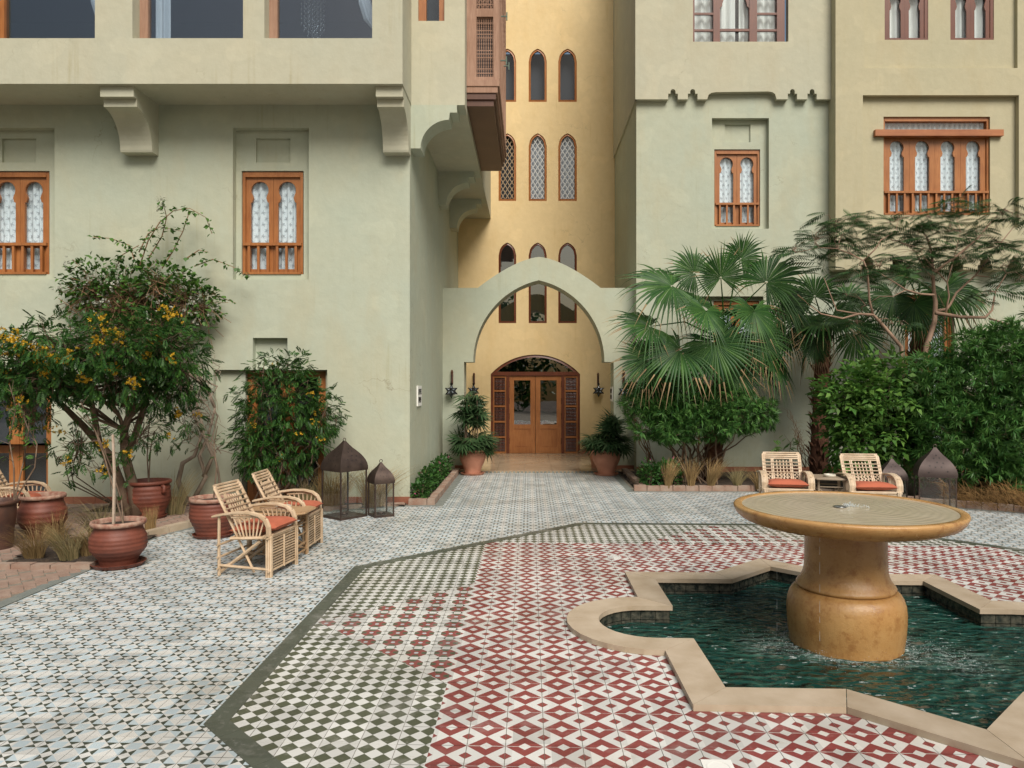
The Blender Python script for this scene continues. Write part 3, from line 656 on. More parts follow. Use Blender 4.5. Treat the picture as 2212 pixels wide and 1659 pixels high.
# ------------------------------------------------------------------ windows
GLASSU = glassmat('upper_window_glass', (.80, .86, .92), .02, .13)
STAR = simple('starfish_print', (.50, .52, .55), .9); VOILE = simple('white_voile', (.80, .84, .87), .9, (.86, .88, .90), 12); DRAPE = simple('cream_drape', (.80, .79, .75), .9, (.72, .71, .67), 3)
def keyhole(a, zb, zs, nk, zn, rc, zc):
    an0 = math.asin(max(-1, (zn - zc) / rc)); an0 = math.asin(-math.sqrt(max(0, 1 - (nk/rc)**2)))
    return [(0, zb), (a, zb), (a, zs), (nk + .02, zs + .012), (nk, zn)] + [(rc*math.cos(q), zc + rc*math.sin(q)) for q in [an0 + (math.pi/2-an0)*k/12 for k in range(1, 13)]]
def leaf(mb, x0, x1, z0, z1, holes, y0, y1, mat=0):   # panel with symmetric holes
    cx = (x0+x1)/2; mp = lambda u, v, d: Vector((u, d, v))
    for sg, xe in ((1, x1), (-1, x0)):
        pts = [(cx, z0), (xe, z0), (xe, z1), (cx, z1)]
        for h in reversed(holes): pts += [(cx + sg*dx, z) for dx, z in reversed(h)]
        mb.add([mp(u, v, y0) for u, v in pts], [tuple(range(len(pts)))], mat)
        for h in holes:
            q = [(cx + sg*dx, z) for dx, z in h]
            for a, b in zip(q[:-1], q[1:]): mb.add([mp(*a,y0), mp(*b,y0), mp(*b,y1), mp(*a,y1)], [(0,1,2,3)], mat)
    for a, b in (((x0,z0),(x1,z0)), ((x1,z0),(x1,z1)), ((x1,z1),(x0,z1)), ((x0,z1),(x0,z0))):
        mb.add([mp(*a,y0), mp(*b,y0), mp(*b,y1), mp(*a,y1)], [(0,1,2,3)], mat)
def curtain(parent, x0, x1, z0, z1, y, stars=True, amp=.018, wl=.11, name='curtain', mat=None, gather=0):
    mb = MB(); n = max(8, int((x1-x0)/.012)); fy = lambda x: y + amp*math.sin(x*6.283/wl + 1.3*math.sin(x*9)) + amp*.5*math.sin(x*6.283/wl*2.3)
    ph = U(0, 6)
    fy = lambda x: y + amp*math.sin(x*6.283/wl + 1.3*math.sin(x*9+ph)+ph)
    rows = 2; vs = []
    for z in (z0, z1):
        for i in range(n+1): x = x0+(x1-x0)*i/n; vs.append((x, fy(x), z))
    mb.add(vs, [(i, i+1, n+2+i, n+1+i) for i in range(n)], 0)
    if stars:
        s = .047; zz = z0 + .04; r = 0
        while zz < z1 - .02:
            xx = x0 + .02 + (.054 if r % 2 else 0)
            while xx < x1 - .02:
                a0 = U(0, 6.28); pts = []
                for k in range(10):
                    rr = s*(1 if k % 2 == 0 else .27); q = a0 + k*math.pi/5; px = xx + rr*math.cos(q); pts.append((px, fy(px)-.004, zz + rr*math.sin(q)))
                c = (xx, fy(xx)-.004, zz)
                mb.add([c]+pts, [(0, 1+k, 1+(k+1) % 10) for k in range(10)], 1); xx += .108
            zz += .094; r += 1
    return mb.build(name, [mat or VOILE, STAR], parent, True)
def pane(parent, x0, x1, z0, z1, y, mat=None):
    mb = MB(); mb.box(x0, x1, y, y+.005, z0, z1); return mb.build('pane', mat or GLASS, parent)
def balustrade(parent, x0, x1, zb, zt, nbal, y, mat):
    mb = MB(); mb.box(x0, x1, y-.035, y+.02, zt-.045, zt); mb.box(x0, x1, y-.045, y+.02, zb, zb+.035); mb.build('rail', mat, parent)
    for k in range(nbal):
        x = x0 + (x1-x0)*(k+.6)/(nbal+.2); mb = MB(); mb.box(x-.019, x+.019, y-.025, y+.012, zb+.035, zt-.045); mb.build('baluster', mat, parent)
def arched_window(parent, loc, hw=.96, ht=1.63, nleaf=2, bal=6, transom=0, beam=False, wm=None, gap=0):
    wm = wm or WOOD; r = part_root('window', parent, loc); x0, x1 = -hw/2, hw/2; f = .045
    mb = MB(); mb.box(x0, x0+f, 0, .12, 0, ht); mb.box(x1-f, x1, 0, .12, 0, ht); mb.box(x0+f, x1-f, -.004, .12, ht-.075, ht); mb.box(x0+f, x1-f, 0, .12, 0, .02)
    mb.box(x0-.0+f, x1-f, -.012, 0, ht-.085, ht-.055)
    if transom: mb.box(x0+f, x1-f, .02, .12, transom-.05, transom)
    mb.build('frame', wm, r); zt = (transom - .05) if transom else ht - .075; lw = (hw-2*f)/nleaf
    for k in range(nleaf):
        a = x0+f+lw*k+.002; b = a+lw-.004; w2 = min(.15, lw*.335); s = (zt-.075)/1.48
        kh = keyhole(w2, .50, zt-.41, w2*.70, zt-.335, w2*.95, zt-.21)
        mb = MB(); leaf(mb, a, b, .02, zt, [[(0, .09), (w2, .09), (w2, .43), (0, .43)], kh], .03, .075)
        cx = (a+b)/2; o = mb.build('shutter_leaf', wm, r)
    pane(r, x0+f, x1-f, .05, zt-.02, .078); curtain(r, x0+f, x1-f, .03, zt-.02, .125)
    mb = MB(); mb.box(x0, x1, .17, .18, 0, ht); mb.build('backing', DARKROOM, r)
    if transom:
        pane(r, x0+f, x1-f, transom, ht-.075, .06); curtain(r, x0+f, x1-f, transom, ht-.06, .125)
    if bal: balustrade(r, x0+.02, x1-.02, .0, .50, bal, -.005, wm)
    if beam:
        mb = MB(); mb.box(x0-.21, x1+.23, -.13, .02, transom-.065, transom+.065); mb.build('lintel_beam', wood('beam_wood', (.42, .16, .055), (.31, .10, .03), .5, False), r)
    return r
# ------------------------------------------------------------------ left wing
LW = thing('hotel_wing', 'sage green plastered wing on the left with overhanging upper storey and wooden windows', 'building', (-5, YL, 0))
LWo = Vector((-5, YL, 0))
def off(mb, o): mb.v = [(x-o.x, y-o.y, z-o.z) for x, y, z in mb.v]; return mb
mb = MB(); zS = 6.245
def win_niche(dx):
    n = hole(503+dx, 667+dx, 276, 604, YL, .13, back=True)
    n['holes'] = [hole(556+dx-3, 630+dx-3, 299, 351, YL+.13, .05, back=True), hole(522+dx, 656+dx, 369, 592.5, YL+.13, .14)]
    return n
def door_niche(dx):
    zl = .92; a, b = (525-CX)*YL/F + dx, (700-CX)*YL/F + dx
    return [dict(u=((461-CX)*YL/F+dx, (707-CX)*YL/F+dx), v=(zl, 2.10), d=.10, back=True, holes=[dict(u=(a, b), v=(zl, 2.08), d=.25)]), dict(u=(a-.02, b), v=(0.0, zl), d=.35, open=True), dict(u=((546-CX)*YL/F+dx, (621-CX)*YL/F+dx), v=(2.12, 2.60), d=.12, back=True)]
wallgrid(mb, -24, -1.86, 0, zS, [win_niche(0), win_niche(-549), *door_niche(0), *door_niche(-4.32)], frontal(YL))
mb.add([(-1.86, YL, 0), (-1.86, YY, 0), (-1.86, YY, zS), (-1.86, YL, zS)], [(0,1,2,3)])
off(mb, LWo).build('wall', SAGE, LW)
mb = MB(); zb0 = H + (CY-82.5)*YLF/F; XR = -1.835
hs = [dict(u=((x0-CX)*YLF/F, (x1-CX)*YLF/F), v=(zb0, 8.9), d=.30) for x0, x1 in ((-30, 205), (286, 525), (571, 804))]
wallgrid(mb, -24, XR, zS, 9.2, hs, frontal(YLF)); mb.add([(-24, YLF, zS), (XR, YLF, zS), (XR, YL, zS), (-24, YL, zS)], [(0,1,2,3)])
mb.add([(XR, YLF, zS), (XR, YL, zS), (XR, YL, 9.2), (XR, YLF, 9.2)], [(0,1,2,3)]); mb.add([(-24, YLF, 9.2), (XR, YLF, 9.2), (XR, YL, 9.2), (-24, YL, 9.2)], [(0,1,2,3)])
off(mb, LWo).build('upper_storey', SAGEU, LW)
for k, (x0, x1) in enumerate(((-30, 205), (286, 525), (571, 804))):
    a, b = (x0-CX)*YLF/F, (x1-CX)*YLF/F; r = part_root('window', LW, Vector(((a+b)/2, YLF+.2, zb0)) - LWo); hw = (b-a)/2
    mb = MB(); mb.box(-hw, -hw+.12, 0, .1, 0, 2.0); mb.box(hw-.03, hw+.02, 0, .1, 0, 2.0); mb.box(-hw, hw, .02, .1, -.05, .004); mb.build('frame', WOODP if k else WOOD, r); pane(r, -hw+.12, hw-.03, .004, 2.0, .05, GLASSU)
    if k == 1: curtain(r, -hw+.12, -hw+.34, -.05, 2.0, .22, False, .03, .12, mat=DRAPE)
    if k != 1:
        mb = MB()                                   # tied-back drape showing as a hanging swag
        for q in range(9):
            s = q/8; xo = hw-.03; mb.tube([(xo-.24+.10*s, .2, 1.2), (xo-.23+.13*s, .2+.03*math.sin(q*2), .72), (xo-.16+.13*s, .2+.03*math.sin(q*2), .48), (xo-.06+.05*s, .2, .36-.03*s), (xo+.02, .2, .33)], [.035, .035, .03, .022, .015], 6)
        mb.build('curtain', DRAPE, r, True)
mb = MB(); mb.box(-12, -2.0, 14.5, 14.6, 6.3, 9.1); mb.box(-12, -2.0, YLF+.45, 14.5, 9.0, 9.1); mb.box(-12, -2.0, YLF+.45, 14.5, 6.25, 6.3); mb.box(-2.1, -2.0, YLF+.45, 14.5, 6.3, 9.0); mb.box(-12.1, -12, YLF+.45, 14.5, 6.3, 9)
off(mb, LWo).build('room', simple('room_wall', (.20, .23, .27), .9), LW)
# brackets under the overhang
prof = [(0, 0), (-.73, 0), (-.73, -.155), (-.64, -.155), (-.64, -.27)] + [(-.64 + .44*math.sin(R(a)) , -.27 - .50*(1-math.cos(R(a)))) for a in range(10, 91, 8)] + [(-.19, -.80), (0, -.80)]
for x in (-6.28, -2.24):
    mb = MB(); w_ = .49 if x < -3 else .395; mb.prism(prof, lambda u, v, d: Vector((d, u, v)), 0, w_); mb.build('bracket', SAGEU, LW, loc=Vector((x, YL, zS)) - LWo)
# side bay over the path
XB = -1.0; zBt = 10.2
mb = MB(); xa, xb = (903-CX)*YL/F, (960-CX)*YL/F
wallgrid(mb, XR, XB, zS, zBt, [dict(u=(xa, xb), v=(7.56, 9.3), d=.16)], frontal(YL))
mb.add([(XB, YL, zS), (XB, YY, zS), (XB, YY, zBt+2), (XB, YL, zBt)], [(0,1,2,3)]); mb.add([(-1.86, YL, zS), (XB, YL, zS), (XB, YY, zS), (-1.86, YY, zS)], [(0,1,2,3)])
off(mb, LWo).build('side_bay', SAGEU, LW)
r = part_root('window', LW, Vector(((xa+xb)/2, YL+.06, 7.56)) - LWo); hw = (xb-xa)/2
mb = MB(); mb.box(-hw, -hw+.12, 0, .1, 0, 1.7); mb.box(hw-.09, hw, 0, .1, 0, 1.7); mb.build('frame', WOOD, r); mb = MB(); mb.box(-hw, hw, .45, .5, 0, 1.7); mb.build('backing', DARKROOM, r); pane(r, -hw+.12, hw-.09, 0, 1.7, .05)
bp = [(0, 0), (0, -.68), (.165, -.68)] + [(.165+.46*(1-math.cos(R(a))), -.68+.45*math.sin(R(a))) for a in range(8, 91, 8)] + [(.625, -.12), (.735, -.12), (.735, -.003), (.84, -.003), (.84, 0)]
for k, y in enumerate((YL, 15.1, 17.35)):
    mb = MB(); mb.prism([(u, v) for u, v in bp], lambda u, v, d: Vector((u, d, v)), -.003, .44); mb.build('bracket', SAGE, LW, loc=Vector((-1.86 + (.0 if k else .002), y, zS)) - LWo)
# base tiles
def base_tiles(parent, o, p, q, h=.115, d=.025, seg=.33):
    p, q = Vector(p), Vector(q); v = q-p; n = max(1, round(v.length/seg)); t_ = v.normalized(); s = Vector((t_.y, -t_.x))
    for k in range(n):
        a, b = p+v*(k/n)+t_*.002, p+v*((k+1)/n)-t_*.002; c = [a, b, b+s*d, a+s*d]; mb = MB()
        mb.add([(*x, 0) for x in c]+[(*x, h) for x in c], [(4,5,6,7),(0,1,5,4),(1,2,6,5),(2,3,7,6),(3,0,4,7)]); off(mb, o).build('skirting_tile', SKIRT, parent)
SKIRT = simple('skirting_terracotta', (.33, .125, .065), .75, (.25, .09, .05), 5, bs=40, bstr=.3, bd=.004, island=.2)
dxa, dxb = (505-CX)*YL/F, (702-CX)*YL/F
base_tiles(LW, LWo, (dxb, YL), (-1.86, YL)); base_tiles(LW, LWo, (dxa-4.32+1.48, YL), (dxa-.1, YL)); base_tiles(LW, LWo, (-1.86, YL), (-1.86, 15.5))
# wooden doors of the ground floor
for dx in (0, -4.32):
    a, b = (525-CX)*YL/F + dx, (700-CX)*YL/F + dx; hw = (b-a)/2; r = part_root('door', LW, Vector(((a+b)/2, YL+.18, 0)) - LWo)
    mb = MB()
    for x in (-hw, -.06, hw-.10): mb.box(x, x+(.12 if x == -.06 else .10), 0, .07, 0, 2.08)
    for z0, z1 in ((0, .16), (.78, .90), (1.98, 2.08)): mb.box(-hw+.1, hw-.1, .006, .066, z0, z1)
    for z0, z1 in ((0.16, .78), (.90, 1.98)):
        for sx in (-1, 1):
            c = sx*(hw-.1+.06)/2; w_ = (hw-.16)/2
            for k in (-1, 1): mb.box(c+k*(w_-.02)-.03, c+k*(w_-.02)+.03, .012, .06, z0, z1)
    mb.build('frame', WOOD, r); pane(r, -hw+.05, hw-.05, .1, 2.0, .04); mb = MB(); mb.box(-hw, hw, .3, .32, 0, 2.1); mb.build('backing', DARKROOM, r)
for dx in (0, -549): arched_window(LW, Vector(((589+dx-CX)*(YL+.15)/F, YL+.16, H+(CY-592.5)*(YL+.13)/F)) - LWo)
# carved wooden oriel
MO = part_root('mashrabiya', LW, Vector((XB, 11.88, 6.37)) - LWo)
mb = MB(); mb.box(.002, .435, 0, 3.62, 0, .10); mb.build('base', WOODB, MO); mb = MB(); mb.box(.002, .47, -.03, 3.66, .10, .20); mb.build('moulding', WOODB, MO); mb = MB(); mb.box(.002, .50, -.05, 3.69, .20, .30); mb.build('moulding', WOODP, MO); mb = MB(); mb.box(.002, .53, -.065, 3.72, .30, .40); mb.build('moulding', WOODP, MO)
mb = MB()
for x0, x1 in ((.002, .16), (.43, .52)): mb.box(x0, x1, -.04, .06, .40, 3.6)
for z in (.40, 1.43, 2.6): mb.box(.16, .43, -.035, .05, z, z+(.06 if z < 1 else .13))
for y in np.linspace(0, 3.6, 7): mb.box(.47, .52, y-.05+ .1*(y < .01), y+.05, .40, 3.6)
for z in (.40, 1.43, 2.6): mb.box(.475, .515, .07, 3.6, z, z+.12)
mb.build('frame', WOODP, MO)
mb = MB()
def spindle(mb, p, q, r_, n=4):
    p, q = Vector(p), Vector(q); mb.tube([p, p.lerp(q, .2), p.lerp(q, .35), p.lerp(q, .5), p.lerp(q, .65), p.lerp(q, .8), q], [r_*.6, r_*1.3, r_*.6, r_*1.5, r_*.6, r_*1.3, r_*.6], n, cap=False)
for k in range(9):
    x = .165 + .26*(k+.5)/9
    for z0, z1 in ((.46, .60), (.60, .78), (.78, .90), (.90, 1.10), (1.10, 1.22), (1.22, 1.34), (1.34, 1.43)): spindle(mb, (x, 0, z0), (x, 0, z1), .007)
    for j in range(13): spindle(mb, (x, 0, 1.56+.08*j), (x, 0, 1.64+.08*j), .007)
for z in (.46, .53, .60, .78, .84, .90, 1.10, 1.16, 1.22, 1.34, 1.42): mb.tube([(.16, 0, z), (.43, 0, z)], .008, 4)
for j in range(14):
    z = 1.56+.08*j; mb.tube([(.16, 0, z), (.43, 0, z)], .007, 4)
    for k in range(4):
        xa_ = .165+.065*k; mb.tube([(xa_, .004, z), (xa_+.065, .004, z+.08)], .005, 4); mb.tube([(xa_+.065, .006, z), (xa_, .006, z+.08)], .005, 4)
for k in range(60):
    y = .08 + 3.5*k/60; mb.tube([(.50+.02*math.sin(k*1.7), y, .5), (.50, y, 3.5)], .011, 4)
for j in range(30): mb.tube([(.505, .08, .5+.1*j), (.505, 3.58, .5+.1*j)], .011, 4)
mb.build('lattice', WOODP, MO)
mb = MB(); mb.box(.02, .46, .10, 3.55, .42, 3.6); mb.build('dark_inside', DARKROOM, MO)
mb = MB()
for y, z in ((.9, 1.9), (.6, 1.0), (2.2, 1.6)): mb.tube([(.52, y, z), (.62, y, z)], .012, 6); mb.tube([(.62, y, z-.07), (.62, y, z+.07)], .012, 6)
mb.build('handle', simple('green_bronze', (.16, .22, .18), .6, metal=.3), MO)
# ------------------------------------------------------------------ ochre entrance block
EB = thing('entrance_block', 'ochre yellow entrance wall with three rows of narrow pointed windows', 'building', (.2, YY, 0)); EBo = Vector((.2, YY, 0))
def parch(x0, x1, zs, rise, n=7, p=1.75):        # pointed arch, left spring to right spring
    cx = (x0+x1)/2; hw = (x1-x0)/2; pts = []
    for k in range(-n, n+1):
        a = k/n; c = .45; Rr = 1 + c
        z = math.sqrt(max(0, Rr*Rr - (abs(a)+c)**2)) / math.sqrt(Rr*Rr - c*c); pts.append((cx + a*hw, zs + rise*z))
    return pts
sc = YY/F; holes = []; wins = []
for (y0, y1) in ((105, 220), (288, 434), (524, 698)):
    for (x0, x1) in ((1077, 1115), (1142, 1181), (1206, 1246)):
        a, b = (x0-CX)*sc, (x1-CX)*sc; z0, z1 = H+(CY-y1)*sc, H+(CY-y0)*sc; ar = parch(a, b, z1-.34, .34)
        ar = [(a, z1-.34)] + ar[1:-1] + [(b, z1-.34)]; holes.append(dict(u=(a, b), v=(z0, z1), d=.10, arch=ar)); wins.append((a, b, z0, z1, y0))
da, db = (1060-CX)*sc, (1253-CX)*sc; dzs, dzt = H+(CY-808)*sc, H+(CY-766)*sc
dar = [(da + (db-da)*k/24, dzs + (dzt-dzs)*math.sqrt(max(0, 1-((k-12)/12)**2))**.92 * 1.0) for k in range(25)]
Rd = ((db-da)**2/4 + (dzt-dzs)**2)/(2*(dzt-dzs)); dc = (da+db)/2
dar = [(dc + (db-da)/2*k/12, dzt - Rd + math.sqrt(Rd*Rd - ((db-da)/2*k/12)**2)) for k in range(-12, 13)]
holes.append(dict(u=(da, db), v=(.042, dzt), d=.16, arch=dar, open=True))
mb = MB(); wallgrid(mb, -1.87, 2.4, 0, 14, holes, frontal(YY)); off(mb, EBo).build('wall', OCHRE, EB)
base_tiles(EB, EBo, (-1.8, YY), (da, YY), .16); base_tiles(EB, EBo, (db, YY), (2.25, YY), .16)
for (a, b, z0, z1, y0) in wins:
    r = part_root('window', EB, Vector(((a+b)/2, YY+.03, z0)) - EBo); hw = (b-a)/2; h = z1-z0; f = .055
    def ring(f_): ar = parch(-hw+f_, hw-f_, h-.34, .34-f_); return [(-hw+f_, f_ if f_ else 0)] + [(-hw+f_, h-.34)] + ar[1:-1] + [(hw-f_, h-.34), (hw-f_, f_ if f_ else 0)]
    o_, i_ = ring(0), ring(f); mb = MB(); k = len(o_); vs = [(u, 0, v) for u, v in o_] + [(u, -.02, v) for u, v in i_] + [(u, .05, v) for u, v in i_]
    mb.add(vs, [(j, (j+1) % k, k+(j+1) % k, k+j) for j in range(k)] + [(k+j, k+(j+1) % k, 2*k+(j+1) % k, 2*k+j) for j in range(k)]); mb.build('frame', WOOD if y0 < 500 else WOODD, r)
    mb = MB(); mb.add([(u, .03, v) for u, v in i_], [tuple(range(k))]); mb.build('pane', GLASSR if y0 > 500 else GLASS, r)
    if y0 == 288:                          # white lattice inside the pane
        mb = MB(); nx_ = 3; step = 2*(hw-f)/nx_
        for q in range(-14, 16):
            for sg in (1, -1):
                za = f + q*step*1.55; pts = []
                x0_, x1_ = -hw+f, hw-f; zA, zB = (za, za+(x1_-x0_)*1.55) if sg > 0 else (za+(x1_-x0_)*1.55, za)
                def zat(x): return zA + (zB-zA)*(x-x0_)/(x1_-x0_)
                xs_ = [x0_ + (x1_-x0_)*s/14 for s in range(15)]
                for xa_, xb_ in zip(xs_[:-1], xs_[1:]):
                    zt_ = h-.34 + (.34-f)*max(0, 1-(abs((xa_+xb_)/2)/(hw-f))**2)**.6
                    if zat(xa_) < f or zat(xb_) < f or zat(xa_) > zt_ or zat(xb_) > zt_: continue
                    w_ = .020; mb.add([(xa_, .04+.001*sg, zat(xa_)-w_), (xb_, .04+.001*sg, zat(xb_)-w_), (xb_, .04+.001*sg, zat(xb_)+w_), (xa_, .04+.001*sg, zat(xa_)+w_)], [(0,1,2,3)])
        mb.build('lattice', simple('lattice_tan', (.40, .27, .16), .7) if a < -.5 else simple('lattice_white', (.60, .57, .54), .7), r)
    mb = MB(); mb.box(-hw, hw, .30 if y0 != 288 else .12, .34, 0, h); mb.build('backing', DARKROOM if (y0 != 288 or a < -.5) else simple('pale_blind', (.36, .38, .42), .9), r)
# door
DR = part_root('entrance_door', EB, Vector((dc, YY+.04, .042)) - EBo); hw = (db-da)/2; zs = dzs-.042; ztop = dzt-.042
def arc(f_): R2 = Rd-f_; return [(x, ztop-Rd+math.sqrt(max(0, R2*R2-x*x))) for x in np.linspace(-(hw-f_), hw-f_, 25)]
mb = MB(); o_, i_ = arc(0), arc(.07); vs = [(x, 0, z) for x, z in o_]+[(x, -.02, z) for x, z in i_]+[(x, .06, z) for x, z in i_]
mb.add(vs, [(j, j+1, 26+j, 25+j) for j in range(24)]+[(25+j, 26+j, 51+j, 50+j) for j in range(24)])
for x0, x1 in ((-hw, -hw+.06), (hw-.06, hw), (-.765, -.69), (.69, .765)): mb.box(x0, x1, -.02, .09, 0, zs-.04)
mb.box(-hw, hw, -.03, .09, zs-.04, zs+.06); mb.build('frame', WOODD, DR)
mb = MB(); mb.add([(x, .03, z) for x, z in i_]+[(i_[-1][0], .03, zs), (i_[0][0], .03, zs)], [tuple(range(27))]); mb.build('fanlight_pane', GLASSR, DR)
for sx in (-1, 1):
    r_ = MB(); x0, x1 = (.006, .688) if sx > 0 else (-.688, -.006); mp = lambda u, v, d: Vector((u, d, v)); q = r_
    for a, b, c, d in ((x0, x0+.125, 0, zs-.045), (x1-.125, x1, 0, zs-.045), (x0+.125, x1-.125, 0, .16), (x0+.125, x1-.125, .65, .765), (x0+.125, x1-.125, zs-.165, zs-.045)): q.box(a, b, .01, .055, c, d)
    q.box(x0+.125, x1-.125, .025, .05, .16, .65); q.box(x0+.155, x1-.155, .018, .03, .19, .62); r_.build('door_leaf', WOOD, DR)
    pane(DR, x0+.125, x1-.125, .765, zs-.165, .03, GLASSR)
    mb = MB()
    for z in (.25, .9, 1.3, 1.75): mb.tube([((x1+.006) if sx > 0 else (x0-.006), -.0, z), ((x1+.006) if sx > 0 else (x0-.006), -.0, z+.16)], .012, 5)
    mb.build('hinge', BLACK, DR)
    a, b = (.77, hw-.062) if sx > 0 else (-hw+.062, -.77); mb = MB(); ml = MB()
    mb.box(a, a+.03, .0, .06, 0, zs-.045); mb.box(b-.03, b, .0, .06, 0, zs-.045); ph = (zs-.06)/5
    for k in range(6): mb.box(a+.03, b-.03, .0, .06, min(k*ph, zs-.095), min(k*ph, zs-.095)+.045)
    for k in range(5):
        za = k*ph+.045; zb_ = (k+1)*ph
        for i in range(8):
            x = a+.03+(b-a-.06)*(i+.5)/8
            for j in range(4): z0_ = za+(zb_-za)*j/4; spindle(ml, (x, .03, z0_), (x, .03, z0_+(zb_-za)/4), .010)
        for j in range(1, 4): ml.tube([(a+.03, .03, za+(zb_-za)*j/4), (b-.03, .03, za+(zb_-za)*j/4)], .007, 4)
    mb.build('sidelight_frame', WOOD, DR); ml.build('sidelight_grille', WOODD, DR)
mb = MB(); mb.box(-hw-.3, hw+.3, 5.0, 5.1, -.1, 3.4); mb.box(-hw-.3, hw+.3, .3, 5.0, -.1, -.05); mb.box(-hw-.3, hw+.3, .3, 5.0, 3.3, 3.4); mb.box(-hw-.4, -hw-.3, .3, 5, -.1, 3.4); mb.box(hw+.3, hw+.4, .3, 5, -.1, 3.4); mb.build('dim_lobby', simple('dim_lobby', (.05, .035, .022), .9), DR)
# ------------------------------------------------------------------ portal arch
YP = 15.9; PA = thing('entrance_arch', 'sage green free wall with a wide pointed archway before the entrance', 'arch', (.21, YP, 0)); PAo = Vector((.21, YP, 0))
pc, hwI, zsp, zap = .22, 1.42, 2.354, 4.12; cI = .393; RI = hwI+cI
arI = [(pc + hwI*math.sin(R(a)) , 0) for a in (0,)]; arI = []
for k in range(-20, 21):
    x = hwI*math.sin(R(90*k/20)); arI.append((pc+x, zsp + math.sqrt(max(0, RI*RI - (abs(x)+cI)**2))))
zsh = 3.957; e0, e1 = -1.10, 1.56; cE = (e0+e1)/2; hE = (e1-e0)/2
arE = [(cE + hE*k/16, zsh + .67*(1-abs(k/16)**1.55)) for k in range(-16, 17)]
def split_poly(mb, d):
    x0, x1 = -1.86, 2.30; pl, pr = pc-hwI-.20, pc+hwI+.20
    left = [(x0, 0), (pl, 0), (pl, zsp)] + [p for p in arI if p[0] <= pc+1e-6] + [p for p in reversed(arE) if p[0] <= pc] + [(x0, zsh)]
    right = [(x1, 0), (pr, 0), (pr, zsp)] + [p for p in reversed(arI) if p[0] >= pc-1e-6] + [(pc, arE[16][1])]*0 + [p for p in arE if p[0] >= pc+.0] + [(x1, zsh)]
    return left, right
l_, r__ = split_poly(None, 0); top_at = lambda x: zsh + .67*(1-(abs(x-cE)/hE)**1.55)
il = l_.index(arI[20]); l_.insert(il+1, (pc, top_at(pc))); ir = r__.index(arI[20]); r__.insert(ir+1, (pc, top_at(pc)))
mb = MB(); mp = lambda u, v, d: Vector((u, YP+d, v))
for poly in (l_, r__):
    for d in (0, .6): mb.add([mp(u, v, d) for u, v in poly], [tuple(range(len(poly)))])
    for a, b in zip(poly, poly[1:]+poly[:1]):
        if abs(a[0]-pc) < 1e-5 and abs(b[0]-pc) < 1e-5: continue
        mb.add([mp(*a,0), mp(*b,0), mp(*b,.6), mp(*a,.6)], [(0,1,2,3)])
off(mb, PAo).build('wall', SAGE, PA)
base_tiles(PA, PAo, (-1.6, YP), (pc-hwI-.2, YP), .12); base_tiles(PA, PAo, (pc+hwI+.2, YP), (2.3, YP), .12)
# ------------------------------------------------------------------ right wing
RW = thing('hotel_wing', 'sage and tan plastered wing on the right with stepped overhangs and wooden shuttered windows', 'building', (6, YR, 0)); RWo = Vector((6, YR, 0))
mb = MB(); XRL = 2.275; zL = 7.845
def niche(x0, x1, y0, y1, Y, d, inner): h = hole(x0, x1, y0, y1, Y, d, back=True); h['holes'] = inner; return h
wn = niche(1538, 1661, 255, 494, YR, .13, [hole(1566, 1621, 269, 307, YR+.13, .04, back=True), hole(1543, 1642, 322.5, 488.5, YR+.13, .14)])
gn = niche(1508, 1649, 640, 814, YR, .13, [hole(1541, 1640, 650, 808, YR+.13, .14)])
dn = dict(u=((1955-CX)*YR/F, (2062-CX)*YR/F), v=(.5, H+(CY-636)*YR/F), d=.2)
wallgrid(mb, XRL, 22.0, 0, zL+.34, [wn, gn, dn], frontal(YR)); mb.add([(XRL, YR, 0), (XRL, YY, 0), (XRL, YY, zL), (XRL, YR, zL)], [(0,1,2,3)])
off(mb, RWo).build('wall', SAGE, RW)
base_tiles(RW, RWo, (XRL, YR), (9.5, YR), .13)
# upper storey with ornamental lower edge
def kx(c): return (1290.2 + .41664*c - CX)*YRU/F
def kz(y): return H + (CY - .41664*y)*YRU/F
def cut(a, b):  # stepped keyhole notch
    m = (a+b)/2; w_ = (b-a)/2; return [(kx(a), zL), (kx(a), zL+.118), (kx(m-w_*.52), zL+.118)] + [(kx(m)+ (kx(m+w_*.52)-kx(m))*-math.cos(R(q)), zL+.16+.055*math.sin(R(q))) for q in range(0, 181, 30)] + [(kx(m+w_*.52), zL+.118), (kx(b), zL+.118), (kx(b), zL)]
xl, xr = 2.236, kx(1213)
edge = [(xl, zL)] + cut(368, 418) + cut(470, 520) + [(kx(570), zL), (kx(578), zL+.10), (kx(592), zL+.135), (kx(615), zL+.15), (kx(885), zL+.165), (kx(908), zL+.15), (kx(922), zL+.11), (kx(930), zL)] + cut(988, 1036) + cut(1090, 1138) + [(xr, zL)]
mb = MB(); zt = 12; mp = frontal(YRU); zc = zL+.35
mb.add([mp(u, v, 0) for u, v in edge] + [mp(xr, zc, 0), mp(xl, zc, 0)], [tuple(range(len(edge)+2))])
for a, b in zip(edge[:-1], edge[1:]): mb.add([mp(*a,0), mp(*b,0), mp(*b,YR-YRU), mp(*a,YR-YRU)], [(0,1,2,3)])
uw = hole(1497, 1703, -150, 90, YRU, .14)
wallgrid(mb, xl, xr, zc, zt, [uw], mp); mb.add([(xl, YRU, zL), (xl, YY, zL), (xl, YY, zt+3), (xl, YRU, zt)], [(0,1,2,3)]); mb.add([(xl, YR-.1, zL), (XRL, YR-.1, zL), (XRL, YY, zL), (xl, YY, zL)], [(0,1,2,3)])
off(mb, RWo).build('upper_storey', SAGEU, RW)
arched_window(RW, Vector(((1592.5-CX)*(YR+.15)/F, YR+.16, H+(CY-488.5)*(YR+.13)/F)) - RWo, .965, 1.63)
